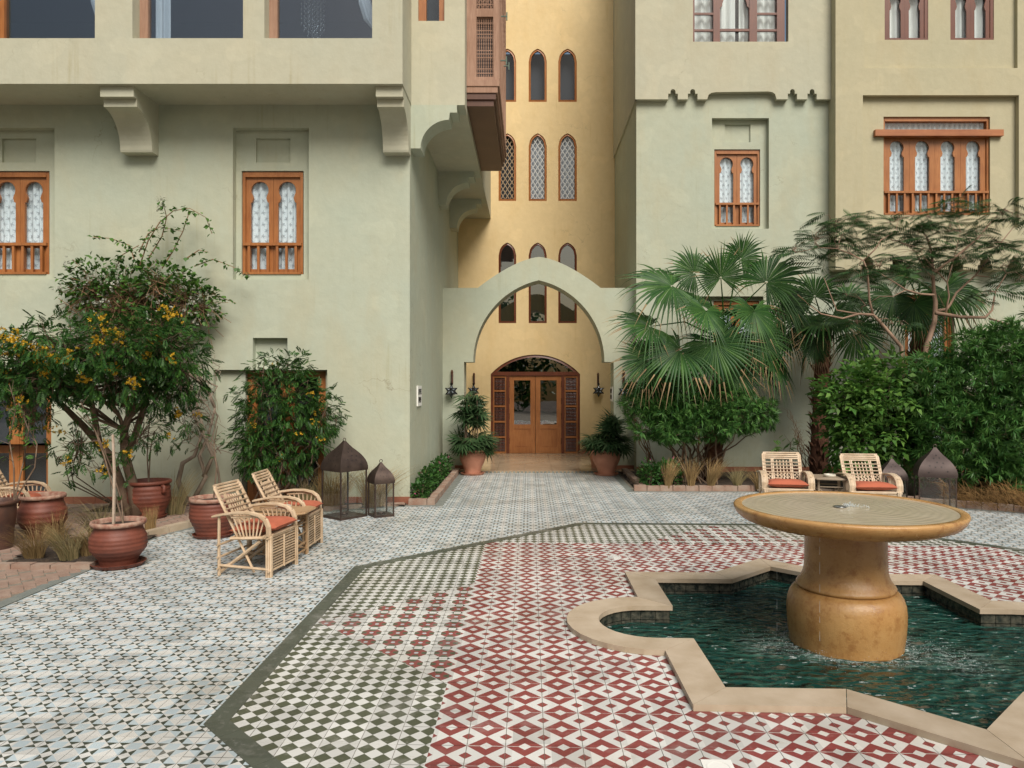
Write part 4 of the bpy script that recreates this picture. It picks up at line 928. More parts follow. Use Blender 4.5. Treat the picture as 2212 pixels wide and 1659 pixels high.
arched_window(RW, Vector(((1590.5-CX)*(YR+.15)/F, YR+.16, H+(CY-808)*(YR+.13)/F)) - RWo, .965, 1.56)
r = arched_window(RW, Vector((sum(dn['u'])/2, YR+.1, .5)) - RWo, dn['u'][1]-dn['u'][0], dn['v'][1]-.5, 2, 0)
# three-light window with drapes
a, b = uw['u']; r = part_root('window', RW, Vector(((a+b)/2, YRU+.05, uw['v'][0])) - RWo); hw = (b-a)/2; h = 1.6
mb = MB()
for x0, x1 in ((-1, -.955), (-.56, -.42), (.20, .36), (.78, .94)): mb.box(x0*hw, x1*hw, 0, .09, 0, h)
for x0, x1 in ((-.955, -.56), (.36, .78)):
    for z in (.0, .25, .60, .95): mb.box(x0*hw, x1*hw, .01, .05, z-.005, z+.04 if z else .012)
mb.box(-.42*hw, .20*hw, .01, .05, .25, .30); mb.box(-.42*hw, .20*hw, .01, .05, -.005, .012)
for s, x in ((1, -.42*hw), (-1, .20*hw)): mb.prism([(x, 1.2), (x+s*.05, 1.2), (x+s*.09, .95), (x+s*.05, .82), (x+s*.05, .78), (x, .74)], lambda u, v, d: Vector((u, d, v)), .012, .05)
mb.build('frame', WOODD, r); pane(r, -.95*hw, .94*hw, 0, h, .06); curtain(r, -hw, -.05*hw, -.1, h, .16, False, .03, .16, mat=DRAPE); curtain(r, .02*hw, hw, -.1, h, .16, False, .03, .16, mat=DRAPE); mb = MB(); mb.box(-hw, hw, .3, .32, 0, h); mb.build('backing', DARKROOM, r)
# tan projecting block at far right
XBL = (1805-CX)*YB/F; zB = H + (CY-582)*YB/F; BX = lambda x: (x-CX)*YB/F; BZ = lambda y: H+(CY-y)*YB/F
lw_ = hole(1908.6, 2138.6, 252, 464, YB+.12, .25)
ln = niche(1864, 2201, 205.5, 492, YB, .12, [lw_]); w1, w2 = hole(1911, 2005, -90, 86, YB+.09, .1), hole(2053, 2147, -90, 86, YB+.09, .1)
un = niche(1867, 2198, -120, 147, YB, .09, [w1, w2])
mb = MB(); notch = []
for k in range(9):
    c = BX(1875.7 + 63.1*k); s = YB/F
    notch += [(c-16*s, zB), (c-16*s, zB+10*s), (c-11*s, zB+10*s), (c-11*s, zB+21*s)] + [(c-6*s*math.cos(R(q)), zB+22*s+6*s*math.sin(R(q))) for q in range(0, 181, 30)] + [(c+11*s, zB+21*s), (c+11*s, zB+10*s), (c+16*s, zB+10*s), (c+16*s, zB)]
edge = [(XBL, zB)] + notch + [(22.0, zB)]; zc = zB+.42; mp = frontal(YB)
mb.add([mp(u, v, 0) for u, v in edge]+[mp(22.0, zc, 0), mp(XBL, zc, 0)], [tuple(range(len(edge)+2))])
for a, b in zip(edge[:-1], edge[1:]): mb.add([mp(*a,0), mp(*b,0), mp(*b,YR-YB), mp(*a,YR-YB)], [(0,1,2,3)])
wallgrid(mb, XBL, 22.0, zc, 12, [ln, un], mp); mb.add([(XBL, YB, zB), (XBL, YR, zB), (XBL, YR, 12), (XBL, YB, 12)], [(0,1,2,3)])
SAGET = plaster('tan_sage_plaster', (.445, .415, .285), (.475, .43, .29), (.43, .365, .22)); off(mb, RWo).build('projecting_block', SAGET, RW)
a, b = lw_['u']; arched_window(RW, Vector(((a+b)/2, YB+.16, lw_['v'][0])) - RWo, b-a, lw_['v'][1]-lw_['v'][0], 4, 13, (lw_['v'][1]-lw_['v'][0])-.36, True)
for w_ in (w1, w2):
    a, b = w_['u']; r = part_root('window', RW, Vector(((a+b)/2, YB+.1, w_['v'][0])) - RWo); hw = (b-a)/2; h = 1.55
    mb = MB(); mb.box(-hw, -hw+.035, 0, .08, 0, h); mb.box(hw-.07, hw, 0, .08, 0, h); mb.box(-hw, hw, -.006, .08, 0, .04); mb.build('frame', WOODD, r)
    for sx in (-1, 1):
        x0, x1 = (-hw+.035, -.02) if sx < 0 else (-.02, hw-.07); mb = MB(); wq = (x1-x0)*.29
        leaf(mb, x0, x1-.002, .04, h, [keyhole(wq, .05, .62, wq*.72, .70, wq*.98, .83)], .015, .05); mb.build('shutter_leaf', WOODD, r)
    pane(r, -hw+.03, hw-.05, .03, h, .055); curtain(r, -hw+.03, hw-.03, 0, h, .14, False, .035, .19, mat=DRAPE); mb = MB(); mb.box(-hw, hw, .3, .32, 0, h); mb.build('backing', DARKROOM, r)
# ------------------------------------------------------------------ wall lamps and plaques
def star_lamp(label, loc, r=.15):
    t = thing('star_lamp', label, 'lamp', loc, 0, 'star lanterns by the entrance'); ph = (1+5**.5)/2
    ico = [Vector(v).normalized() for a in (-1, 1) for b in (-ph, ph) for v in ((0, a, b), (a, b, 0), (b, 0, a))]
    M = Matrix.Rotation(R(31.7), 3, 'X'); ico = [M @ v for v in ico]
    # dodecahedron face centres are the icosahedron vertices; spikes stand on them
    faces = [(i, j, k) for i in range(12) for j in range(i) for k in range(j) if all((ico[a]-ico[b]).length < 1.2 for a, b in ((i, j), (j, k), (i, k)))]
    dv = [(ico[i]+ico[j]+ico[k]).normalized()*.47 for i, j, k in faces]; fr = MB(); gl = MB()
    for i, v in enumerate(ico):
        ring = [dv[q] for q, f in enumerate(faces) if i in f]; a = v.orthogonal().normalized(); b = v.cross(a); ring.sort(key=lambda p: math.atan2(p.dot(b), p.dot(a)))
        tip = v*1.0
        for p, q in zip(ring, ring[1:]+ring[:1]):
            gl.add([tip*r*.97, p*r*.97, q*r*.97], [(0,1,2)]); fr.tube([tip*r, p*r], .0075, 4); fr.tube([p*r, q*r], .0045, 4)
    fr.build('frame', BLACK, t); gl.build('glass', LAMPG, t)
    mb = MB(); mb.tube([(0, 0, r*.9), (0, 0, r*.9+.05)], .03, 6); mb.build('cap', BLACK, t)
    mb = MB(); mb.tube([(0, 0, r+.04), (0, .03, r+.12), (0, .10, r+.22)], .008, 5); mb.build('chain', BLACK, t)
    mb = MB(); mb.box(-.025, .025, .13, .155, r+.0, r+.26); mb.tube([(0, .14, r+.26), (0, .12, r+.29), (0, .08, r+.27), (0, .09, r+.2)], [.03, .022, .014, .01], 6); mb.build('bracket', WOODB, t)
    return t
m, tt, b = newmat('milky_lamp_glass'); b.inputs['Base Color'].default_value = (.16, .19, .21, 1); b.inputs['Roughness'].default_value = .15; LAMPG = m
star_lamp('black star-shaped lamp on the arch wall, left of the archway', P(975, 845, YP-.16))
star_lamp('black star-shaped lamp on the ochre wall left of the door', P(1023, 844, YY-.16), .165)
star_lamp('black star-shaped lamp on the ochre wall right of the door', P(1293, 844, YY-.16), .165)
star_lamp('black star-shaped lamp half hidden behind palm fronds, right of the archway', P(1349, 846, YP-.16))
for lab, loc, rz in (('white sign plate with two dark lines on the left side wall', (-1.86+.012, 0, 0), 0), ('white sign plate with two dark lines on the right arch pier', (0, 0, 0), 1)):
    if rz == 0: Y_ = 1.848*F/(CX-905.5); c = Vector((-1.848, Y_, H+(CY-855)*Y_/F)); t = thing('sign_plate', lab, 'sign', c, R(90), 'sign plates by the entrance'); hw, hh = .22, .17
    else: Y_ = 16.2; c = Vector((pc+hwI+.2-.012, Y_, H+(CY-851)*Y_/F)); t = thing('sign_plate', lab, 'sign', c, R(-90), 'sign plates by the entrance'); hw, hh = .20, .16
    mb = MB(); mb.box(-hw, hw, -.012, .01, -hh, hh); mb.build('plate', WHITE, t)
    for row in (1, -1):
        mb = MB(); x = -hw*.72
        while x < hw*.72:
            w_ = U(.028, .042); z = row*hh*.40; hgt = .046
            mb.box(x, x+w_*.32, -.015, -.011, z-hgt, z+hgt)
            for q in random.sample((-.9, -.05, .8), 2): mb.box(x+w_*.33, x+w_*.95, -.0148, -.011, z+q*hgt, z+q*hgt+.013)
            if random.random() < .6: mb.box(x+w_*.66, x+w_*.96, -.0152, -.011, z-hgt*.3, z+hgt*.7)
            x += w_+.012
        mb.build('lettering', BLACK, t)
# ------------------------------------------------------------------ rattan chairs and tables
def bundle(mb, pts, r=.011, n=3, axis=(0, 1, 0), spread=.02):
    ax = Vector(axis)
    for k in range(n): mb.tube([Vector(p)+ax*(k-(n-1)/2)*spread for p in pts], r*U(.88, 1.1), 6)
def rattan_chair(label, mat, lat):
    t = thing('rattan_chair', label, 'chair', group='rattan armchairs in the courtyard')
    w, fy, ry = .27, .27, -.25                       # half width, front and rear post planes; +y is forward
    for sx in (-1, 1):
        x = sx*w
        mb = MB(); bundle(mb, [(x, fy, 0), (x, fy, .40)], .012, 3, (0, 1, 0), .022); mb.tube([(x-sx*.022, fy+.02, 0), (x-sx*.022, fy+.02, .40)], .012, 6); mb.build('front_leg', mat, t)
        mb = MB(); mb.tube([(x, ry, 0), (x*.99, ry-.005, .30), (x, ry, .60)], [.017, .015, .014], 6); mb.build('rear_leg', mat, t)
        mb = MB(); bundle(mb, [(x, ry-.06, .575), (x, ry+.06, .60), (x, ry+.20, .618), (x, ry+.33, .618), (x, ry+.43, .595), (x, fy-.03, .55), (x, fy-.003, .49), (x, fy, .40)], .012, 4, (1, 0, 0), .019); mb.build('armrest', mat, t)
        mb = MB()
        for k in range(7): s = k/6; mb.tube([(x, -.02+.19*s, .385), (x, -.10+.33*s, .59-.02*abs(s-.5))], .0085, 5)
        mb.tube([(x, -.12, .572), (x, .10, .585), (x, .24, .57)], .012, 5); mb.build('arm_spindles', mat, t)
        mb = MB(); mb.tube([(x*.9, -.27, .015), (x*.9, .17, .345)], .017, 6); mb.build('brace', mat, t)
        mb = MB(); mb.tube([(x, ry, .10), (x, fy, .075)], .013, 6); mb.build('side_stretcher', mat, t)
    mb = MB()                                          # reclined back frame runs down to the floor as a second leg
    def bk(s, x): return Vector((x, -.345 + .44*(1-s), .03 + .845*s))
    for sx in (-1, 1):
        for q in (0, .02): mb.tube([bk(0 if q == 0 else .42, sx*(w-.045-q)), bk(.45, sx*(w-.045-q)), bk(.95, sx*(w-.04-q)), bk(.985, sx*(w-.06-q))], .0125, 6)
    mb.build('back_stile', mat, t)
    mb = MB()
    for q in range(4): mb.tube([bk(.89+.033*q, -(w-.035)+.012*max(0, q-2)), bk(.89+.033*q, w-.035-.012*max(0, q-2))], .0125, 6)
    mb.build('top_rail', mat, t)
    mb = MB()
    for x in (-.125, -.105, .105, .125): mb.tube([bk(.44, x), bk(.89, x)], .010, 5)
    for x in (-.06, -.02, .02, .06): mb.tube([bk(.46, x), bk(.86, x)], .0075, 5)
    for s in (.83, .775, .72, .665): mb.tube([bk(s, -.23)+Vector((0, .012, 0)), bk(s, .23)+Vector((0, .012, 0))], .0085, 5)
    for k in range(-7, 12):
        for sg in (1, -1):
            x0_ = -.23 + .046*k; x1_ = x0_ + .16; sa, sb = (.46, .655)
            xa_, xb_ = (x0_, x1_) if sg > 0 else (x1_, x0_); pa, pb = (sa, xa_), (sb, xb_)
            def at(x): s = (x-xa_)/(xb_-xa_); return sa+(sb-sa)*s
            lo, hi = max(-.225, min(xa_, xb_)), min(.225, max(xa_, xb_))
            if hi-lo < .03: continue
            mb.tube([bk(at(lo), lo)+Vector((0, .006*sg, 0)), bk(at(hi), hi)+Vector((0, .006*sg, 0))], .0062, 4)
    mb.build('back_lattice', lat, t)
    mb = MB()
    for q in range(3): mb.tube([(-w-.02, fy+.005-.024*q, .398), (w+.02, fy+.005-.024*q, .398)], .012, 6)
    for sx in (-1, 1): mb.tube([(sx*w, fy+.03, .385), (sx*w, -.13, .365)], .015, 6)
    for k in range(9): mb.tube([(-w, -.12+.04*k, .372), (w, -.12+.04*k, .372)], .010, 5)
    mb.build('seat_frame', mat, t)
    mb = MB()
    for k in range(13): x = -w+.05 + (2*w-.1)*k/12; mb.tube([(x, fy-.006, .05), (x, fy-.006, .37)], .0062, 4)
    for k in range(12): z = .06+.027*k; mb.tube([(-w+.02, fy+.008, z), (w-.02, fy+.008, z)], .0072, 4)
    mb.tube([(0, fy+.02, .05), (0, fy+.02, .37)], .009, 5); mb.build('front_lattice', lat, t)
    for z, y in ((.06, fy+.012), (.38, fy+.0), (.07, ry), (.18, ry), (.30, ry)): mb = MB(); mb.tube([(-w-.03, y, z), (w+.03, y, z)], .011, 6); mb.build('stretcher', mat, t)
    # cushion
    mb = MB(); nu, nv = 16, 14; vs = []
    for side in (1, -1):
        for i in range(nu+1):
            for j in range(nv+1):
                a, b = 2*i/nu-1, 2*j/nv-1; e = (max(0, (1-abs(a)**3.2))*max(0, (1-abs(b)**3.2)))**.5; pin = 1-.05*(abs(a)**6*(1-abs(b)))-.0
                vs.append((a*(.245-.018*(1-abs(b)**4)*abs(a)**4), .075+b*(.25-.018*(1-abs(a)**4)*abs(b)**4), .462 + .02*b + side*(.058*e+.0015) + .004*math.sin(a*7+b*3)*e - .012*(1-e)))
    m_ = (nu+1)*(nv+1); fs = [(i*(nv+1)+j, (i+1)*(nv+1)+j, (i+1)*(nv+1)+j+1, i*(nv+1)+j+1) for i in range(nu) for j in range(nv)]
    mb.add(vs, fs + [tuple(m_+q for q in reversed(f)) for f in fs]); mb.build('cushion', CUSH, t, True); return t
c1 = rattan_chair('rattan armchair with orange cushion on the left, nearest the camera', CANE, CANE); c1.location = (-2.74, 7.42, .005); c1.rotation_euler = (0, 0, R(-99))
c2 = copy_tree(c1); c2['label'] = 'rattan armchair with orange cushion on the left, between table and lanterns'; c2.location = (-2.74, 8.42, .005); c2.rotation_euler = (0, 0, R(-91))
c3 = copy_tree(c1); c3['label'] = 'rattan chair cut off by the left picture edge, among the pots'; c3.location = (-6.35, 9.1, .01); c3.rotation_euler = (0, 0, R(-80))
c4 = rattan_chair('pale rattan armchair behind the fountain, left of the small table', CANEP, CANEP); c4.location = (3.70, 10.62, .005); c4.rotation_euler = (0, 0, R(170)); c4.scale = (1.16, 1.05, .98)
c5 = copy_tree(c4); c5['label'] = 'pale rattan armchair behind the fountain, right of the small table'; c5.location = (4.78, 10.35, .005); c5.rotation_euler = (0, 0, R(176))
def cane_table(label, mat, loc, rz, hw, hd, h=.52):
    t = thing('rattan_table', label, 'table', loc, rz, 'small rattan tables')
    n = 15
    for k in range(n):
        y0 = -hd+2*hd*k/n; c = .07 if k in (0, n-1) else (.035 if k in (1, n-2) else 0); mb = MB(); mb.box(-hw+c, hw-c, y0+.0015, y0+2*hd/n-.0015, h-.02, h+U(-.001, .001)); mb.build('slat', mat, t)
    mb = MB(); e = .07; pts = [(-hw, -hd+e), (-hw+e, -hd), (hw-e, -hd), (hw, -hd+e), (hw, hd-e), (hw-e, hd), (-hw+e, hd), (-hw, hd-e), (-hw, -hd+e)]; mb.tube([(x, y, h-.014) for x, y in pts], .013, 6); mb.build('edge_cane', mat, t)
    for sx in (-1, 1):
        for sy in (-1, 1): mb = MB(); mb.tube([(sx*(hw-.10), sy*(hd-.07), 0), (sx*(hw-.10), sy*(hd-.07), h-.02)], .016, 6); mb.build('leg', mat, t)
    for sy in (-1, 1):
        mb = MB(); x = hw-.10; y = sy*(hd-.07)
        mb.tube([(-x, y, .08), (x, y, .40)], .010, 5); mb.tube([(x, y+.012, .08), (-x, y+.012, .40)], .010, 5); mb.build('cross_brace', mat, t)
        for z in (.07, .30, .42): mb = MB(); mb.tube([(-x, y, z), (x, y, z)], .010, 5); mb.build('stretcher', mat, t)
    for sx in (-1, 1):
        for z in (.06, .14, .25, .36): mb = MB(); mb.tube([(sx*(hw-.10), -hd+.07, z), (sx*(hw-.10), hd-.07, z)], .009, 5); mb.build('stretcher', mat, t)
    return t
TABT = wood('table_cane', (.46, .30, .16), (.34, .21, .11), .6, False)
TABG = wood('greyed_table_cane', (.36, .29, .21), (.26, .20, .14), .7, False)
cane_table('small rattan table with clipped corners between the two left chairs', TABT, (-2.70, 7.95, .005), R(-3), .34, .24)
cane_table('small greyed rattan table between the two chairs behind the fountain', TABG, (4.30, 10.52, .005), R(-12), .27, .24, .55)
MARB = simple('cream_marble', (.62, .58, .48), .3, (.50, .46, .37), 14)
for lab, loc in (('round cream ashtray on the left rattan table', (-2.66, 7.97, .527)), ('round white ashtray on the table behind the fountain', (4.30, 10.5, .557))):
    mb = MB(); mb.lathe([(.001, .012), (.055, .012), (.066, .03), (.078, .034), (.084, .026), (.084, .008), (.078, 0), (.001, 0)], 32); tag(mb.build('ashtray', MARB, None, True, loc, auto=40), lab, 'ashtray', 'round ashtrays')
# ------------------------------------------------------------------ floor lanterns
def lantern(label, loc, rz, s, hb, hd, mat, glass=LGLASS, patina=None):
    t = thing('floor_lantern', label, 'lantern', loc, rz, 'onion-domed floor lanterns'); h = s/2
    mb = MB(); mb.box(-h-.01, h+.01, -h-.01, h+.01, 0, .03); mb.build('base', mat, t); mb = MB(); mb.lathe([(.05, .031), (.05, .05), (.045, .05), (.04, .035), (.001, .035)], 20); mb.build('candle_dish', mat, t)
    for sx in (-1, 1):
        for sy in (-1, 1): mb = MB(); mb.box(sx*h-.009, sx*h+.009, sy*h-.009, sy*h+.009, .03, hb); mb.build('post', mat, t)
    for k in range(4): mb = MB(); mb.box(-h+.009, h-.009, -.002, .002, .032, hb-.004); o = mb.build('pane', glass, t); o.matrix_local = rotz(k*math.pi/2) @ Matrix.Translation((0, -h, 0))
    pr = [(1.0, 0), (1.0, .015), (1.02, .05), (1.02, .14), (.985, .24), (.92, .35), (.81, .47), (.67, .58), (.51, .68), (.36, .77), (.235, .86), (.14, .94), (.07, 1.0)]
    def at(q, z): # smooth half width at height
        for (a, za), (b, zb_) in zip(pr[:-1], pr[1:]):
            if za <= z <= zb_: return a+(b-a)*(z-za)/(zb_-za)
        return .07
    mb = MB(); vs = []; nn_ = 8; hh = h+.014
    for r_, z in pr:
        for k in range(4):
            for j in range(nn_):
                e = -1+2*j/nn_; p = Matrix.Rotation(k*math.pi/2, 3, 'Z') @ Vector((e*r_*hh, -r_*hh - .0*(1-e*e), hb+z*hd)); vs.append(p)
    m_ = 4*nn_; fs = [(i*m_+k, i*m_+(k+1) % m_, (i+1)*m_+(k+1) % m_, (i+1)*m_+k) for i in range(len(pr)-1) for k in range(m_)]
    mb.add(vs, fs); roof = mb.build('roof', patina or mat, t, True, auto=35)
    for k in range(4):
        for (e, z) in ((0, .74), (.26, .66), (-.26, .64), (.0, .52), (.40, .50), (-.45, .40), (-.12, .36), (.22, .37), (.50, .22), (-.46, .17)):
            r_ = at(0, z); r2 = at(0, z+.03); mbs = MB(); pts = []; s0 = .013*s/.42
            def pt(x, dz): zz = z + dz/hd; rr = at(0, min(1, max(0, zz))); return Matrix.Rotation(k*math.pi/2, 3, 'Z') @ Vector((e*at(0, z)*hh + x, -rr*hh-.0025, hb+zz*hd))
            for q in range(10): rr = s0*(1 if q % 2 == 0 else .42); pts.append(pt(rr*math.sin(q*math.pi/5), rr*math.cos(q*math.pi/5)))
            mbs.add(pts, [tuple(range(10))]); mbs.build('star_hole', BLACK, roof)
    mb = MB(); zt_ = hb+hd
    mb.tube([(.022*math.cos(R(a)), 0, zt_+.018+.022*math.sin(R(a))) for a in range(0, 361, 30)], .005, 5); mb.build('ring', mat, t); return t
lantern('tall bronze lantern with onion dome standing left of the entrance path', (-2.60, 10.37, .005), R(50), .43, .66, .41, IRON)
lantern('smaller bronze lantern with onion dome beside the tall one on the left', (-2.10, 10.45, .005), R(32), .27, .47, .29, IRON)
lantern('tall mauve-brown lantern with onion dome at right under the leafy shrub', (5.72, 10.35, .005), R(-20), .45, .58, .40, IRON, LGLASS, IRONP)
lantern('smaller mauve-brown lantern with onion dome behind the right chair', (5.36, 10.85, .005), R(-14), .33, .47, .30, IRON, LGLASS, IRONP)
# ------------------------------------------------------------------ pots
def pot(label, loc, r, h, mat, prof, ribs=0, rim=None, saucer=None, soilz=.9, handle=False, grp='terracotta pots'):
    t = thing('plant_pot', label, 'pot', loc, U(0, 6), grp); mb = MB(); pts = []
    n = 44
    for k in range(n+1):
        s = k/n; v = 0
        for (a, ra), (b, rb) in zip(prof[:-1], prof[1:]):
            if a <= s <= b: q = (s-a)/(b-a); q = q*q*(3-2*q); v = ra+(rb-ra)*q; break
        rib = (1+.010*math.sin(s*ribs*6.283)) if ribs and .06 < s < .82 else 1
        pts.append((r*v*rib, h*s))
    pts = [(.001, 0)] + pts; ph = U(0, 6); mb.lathe(pts, 56, wob=lambda q, z: .008*math.sin(2*q+ph)+.005*math.sin(5*q+z*9)); mb.build('body', mat, t, True, auto=60)
    rr = r*prof[-1][1]; mb = MB(); mb.lathe([(rr*.96, h-.045), (rr*1.03, h-.04), (rr*1.055, h-.018), (rr*1.03, h+.004), (rr*.96, h+.006), (rr*.92, h-.01), (rr*.90, h*soilz-.02)], 56, wob=lambda q, z: .006*math.sin(3*q+ph)); mb.build('rim', rim or mat, t, True)
    mb = MB(); mb.lathe([(rr*.92, h*soilz), (rr*.5, h*soilz+.012), (.001, h*soilz+.018)], 24, wob=lambda q, z: .04*math.sin(4*q)); mb.build('soil', SOIL, t, True)
    if saucer:
        mb = MB(); mb.lathe([(.001, .002), (saucer*.9, .002), (saucer, .035), (saucer*1.02, .04), (saucer*.98, .042), (saucer*.9, .012), (.001, .012)], 48); mb.build('saucer', mat if saucer < .3 else TERRA, t, True, auto=40)
    if handle:
        for a in (math.pi*1.15, math.pi*.2):
            mb = MB(); c, s_ = math.cos(a), math.sin(a); mb.tube([(r*.88*c, r*.88*s_, h*.9), (r*1.08*c, r*1.08*s_, h*.86), (r*1.1*c, r*1.1*s_, h*.76), (r*.97*c, r*.97*s_, h*.70)], [.03, .026, .026, .03], 7); mb.build('handle', mat, t, True)
    return t
TERRAB = simple('brown_black_glaze', (.055, .03, .024), .45, (.12, .055, .035), 5)
BELLY = [(0, .62), (.08, .66), (.45, 1.0), (.60, 1.0), (.88, .84), (.95, .86), (1, .92)]; URN = [(0, .58), (.1, .62), (.7, 1.0), (.84, .97), (.93, .86), (1, .95)]
TALL = [(0, .70), (.1, .74), (.55, 1.0), (.82, .97), (.93, .90), (1, .98)]
RP = G(259, 1212); pot('big ribbed red-brown pot with chalky rim on a saucer at left', (-4.23, 7.58, .01), .27, .46, TERRAD, BELLY, 11, TERRAW, .255)
pot('dark ribbed pot with handles and saucer near the left wall', (-5.30, 10.25, .012), .285, .52, TERRAD, TALL, 9, None, .23, .9, True)
pot('ribbed red-brown pot with worn rim behind the left rattan chair', (-3.88, 9.05, .005), .275, .48, TERRAD, TALL, 10, TERRAW, .24)
pot('tall dark pot at the left picture edge', (-6.08, 8.35, .012), .23, .54, TERRAB, [(0, .80), (.3, .84), (.8, .95), (.93, .94), (1, 1.0)], 0, None, None)
pot('rounded red-brown pot with crusted rim behind the tall dark pot at left', (-5.92, 8.95, .012), .26, .52, TERRAD, BELLY, 8, TERRAW)
pot('salmon terracotta urn with saucer left of the entrance', (-1.16, 15.22, .005), .27, .53, TERRA, URN, 0, TERRA, .245, .93, False, 'salmon urns flanking the entrance')
pot('salmon terracotta urn with saucer and white-crusted rim right of the entrance', (1.60, 15.15, .005), .285, .53, TERRA, URN, 0, TERRAW, .25, .93, False, 'salmon urns flanking the entrance')
pot('small terracotta pot tucked behind the right urn', (1.52, 16.1, .042), .2, .62, TERRA, TALL, 0, None, None)
# stake in the big pot
mb = MB(); mb.tube([(-4.27, 7.56, .40), (-4.255, 7.55, .95), (-4.26, 7.53, 1.36)], [.016, .015, .013], 4); tag(mb.build('wooden_stake', simple('bleached_stake', (.50, .40, .31), .85, (.40, .30, .22), 20)), 'pale wooden stake leaning in the big ribbed pot', 'stake')
# ------------------------------------------------------------------ things behind the upper windows
ch = thing('chandelier', 'silvery bead chandelier hanging behind the upper left window', 'chandelier', P(677, 40, 12.2))
BEAD = simple('silver_bead', (.75, .75, .72), .15, metal=.9)
for k in range(26):
    a = k*2.399; r_ = .19*math.sqrt((k+.5)/26); zl = .33*(1-(r_/.24)**2)+.0; z = .75; x, y = r_*math.cos(a), r_*math.sin(a); mb = MB()
    while z > -zl:
        mb.lathe([(.001, .0), (.011, -.02), (.013, -.035), (.009, -.06), (.001, -.075)], 6, (x, y, z)); z -= .082
    mb.build('bead_string', BEAD, ch, True)
mb = MB(); mb.lathe([(.001, .8), (.25, .78), (.25, .74), (.001, .74)], 20); mb.build('plate', BEAD, ch)
zsill = zb0
VASB = simple('blue_glass', (.05, .22, .42), .2); VASG = simple('green_glaze', (.06, .22, .18), .4)
hx = P(157, 75, 10.95); t = thing('blue_vase', 'small blue fluted vase on the sill behind the upper left window', 'vase', (hx.x, 11.02, zsill))
mb = MB(); mb.lathe([(.05, 0), (.045, .04), (.06, .07), (.10, .10)], 14, wob=lambda q, z: .12*math.sin(7*q)*(z/.1)); mb.build('bowl', VASB, t, True); mb = MB(); mb.lathe([(.048, -.005), (.05, .02), (.03, .03)], 12); mb.build('foot', simple('red_clay', (.28, .08, .05), .6), t, True)
hx = P(109, 75, 10.95); t = thing('toy_hat', 'small green and cream hat on the sill behind the upper left window', 'hat', (hx.x, 11.02, zsill)); mb = MB(); mb.lathe([(.001, .0), (.08, .0), (.085, .008), (.045, .012), (.04, .05)], 16); mb.build('brim', VASG, t, True); mb = MB(); mb.lathe([(.041, .05), (.045, .085), (.001, .088)], 16); mb.build('crown', MARB, t, True)
# ------------------------------------------------------------------ plants
def frames(D, upbias=0):            # orthonormal frames from leaf axes: columns side, axis, normal
    D = D/np.linalg.norm(D, axis=1, keepdims=True); up = np.tile(np.array([0, 0, 1.]), (len(D), 1)) + rng.normal(0, .35, D.shape)
    s = np.cross(D, up); s /= np.linalg.norm(s, axis=1, keepdims=True)+1e-9; n = np.cross(s, D); return np.stack([s, D, n], axis=2)
def scatter(name, TV, TQ, pts, D, size, mats, parent=None, tm=None, jit=.3, kind=None):
    Nn = len(pts); M = frames(D); sz = size*(1+rng.uniform(-jit, jit, Nn)); V = np.einsum('nij,kj->nki', M, TV)*sz[:, None, None] + pts[:, None, :]
    Q = (TQ[None, :, :] + (np.arange(Nn)*len(TV))[:, None, None]).reshape(-1, TQ.shape[1]); mi = None if tm is None else np.tile(tm, Nn)
    return np_mesh(name, V, Q, mats, mi, parent, kind or ('stuff' if parent is not None else None))
def t_leaf(w=.5, fold=.12, droop=.15, l=1.0):        # one simple folded leaf
    return np.array([(0,0,0), (-w/2, l*.45, fold), (0, l, -droop), (w/2, l*.45, fold)]), np.array([(0,1,2,3)])
def merge(parts):
    V = []; Q = []; n = 0
    for v, q in parts: V.append(v); Q.append(q+n); n += len(v)
    return np.vstack(V), np.vstack(Q)
def place(tv, tq, p, ax, s, roll=0):
    ax = np.array(ax, float); ax /= np.linalg.norm(ax); up = np.array([0, 0, 1.]) if abs(ax[2]) < .95 else np.array([0, 1., 0])
    sd = np.cross(ax, up); sd /= np.linalg.norm(sd); n = np.cross(sd, ax); M = np.stack([sd, ax, n], 1); return tv @ M.T * s + np.array(p), tq
def t_pinnate(pairs=4, ll=.42, w=.5, droop=.3):
    P_ = []
    lv, lq = t_leaf(w)
    for k in range(pairs):
        y = .25+.62*k/(pairs-.5); z = -droop*y*y
        for s in (-1, 1): P_.append(place(lv, lq, (0, y, z), (s*.9, .55, -.15), ll*(1-.12*abs(k-pairs/2))))
    P_.append(place(lv, lq, (0, .85, -droop*.72), (0, 1, -.3), ll)); return merge(P_)
def t_rosette(n=11, w=.16, up=.5):
    P_ = []; lv, lq = t_leaf(w, .03, .12)
    for k in range(n):
        a = k*2.399; e = up*(1-2*(k/n))+.15; P_.append(place(lv, lq, (0, 0, 0), (math.cos(a), .55+e*.6+.2*random.random(), math.sin(a)), U(.75, 1.1)))
    return merge(P_)
def t_feather(n=10, w=.19, ll=.32):
    P_ = []; lv, lq = t_leaf(w, .0, .25)
    for k in range(n):
        y = .12+.86*k/n; z = -.32*y*y; q = math.sin(math.pi*(.12+.8*k/n))
        for s in (-1, 1): P_.append(place(lv, lq, (0, y, z), (s*.9, .5, -.25), ll*(.35+.65*q)))
    P_.append((np.array([(-.008,0,0),(-.006,1,-.34),(.006,1,-.34),(.008,0,0)]), np.array([(0,1,2,3)]))); return merge(P_)
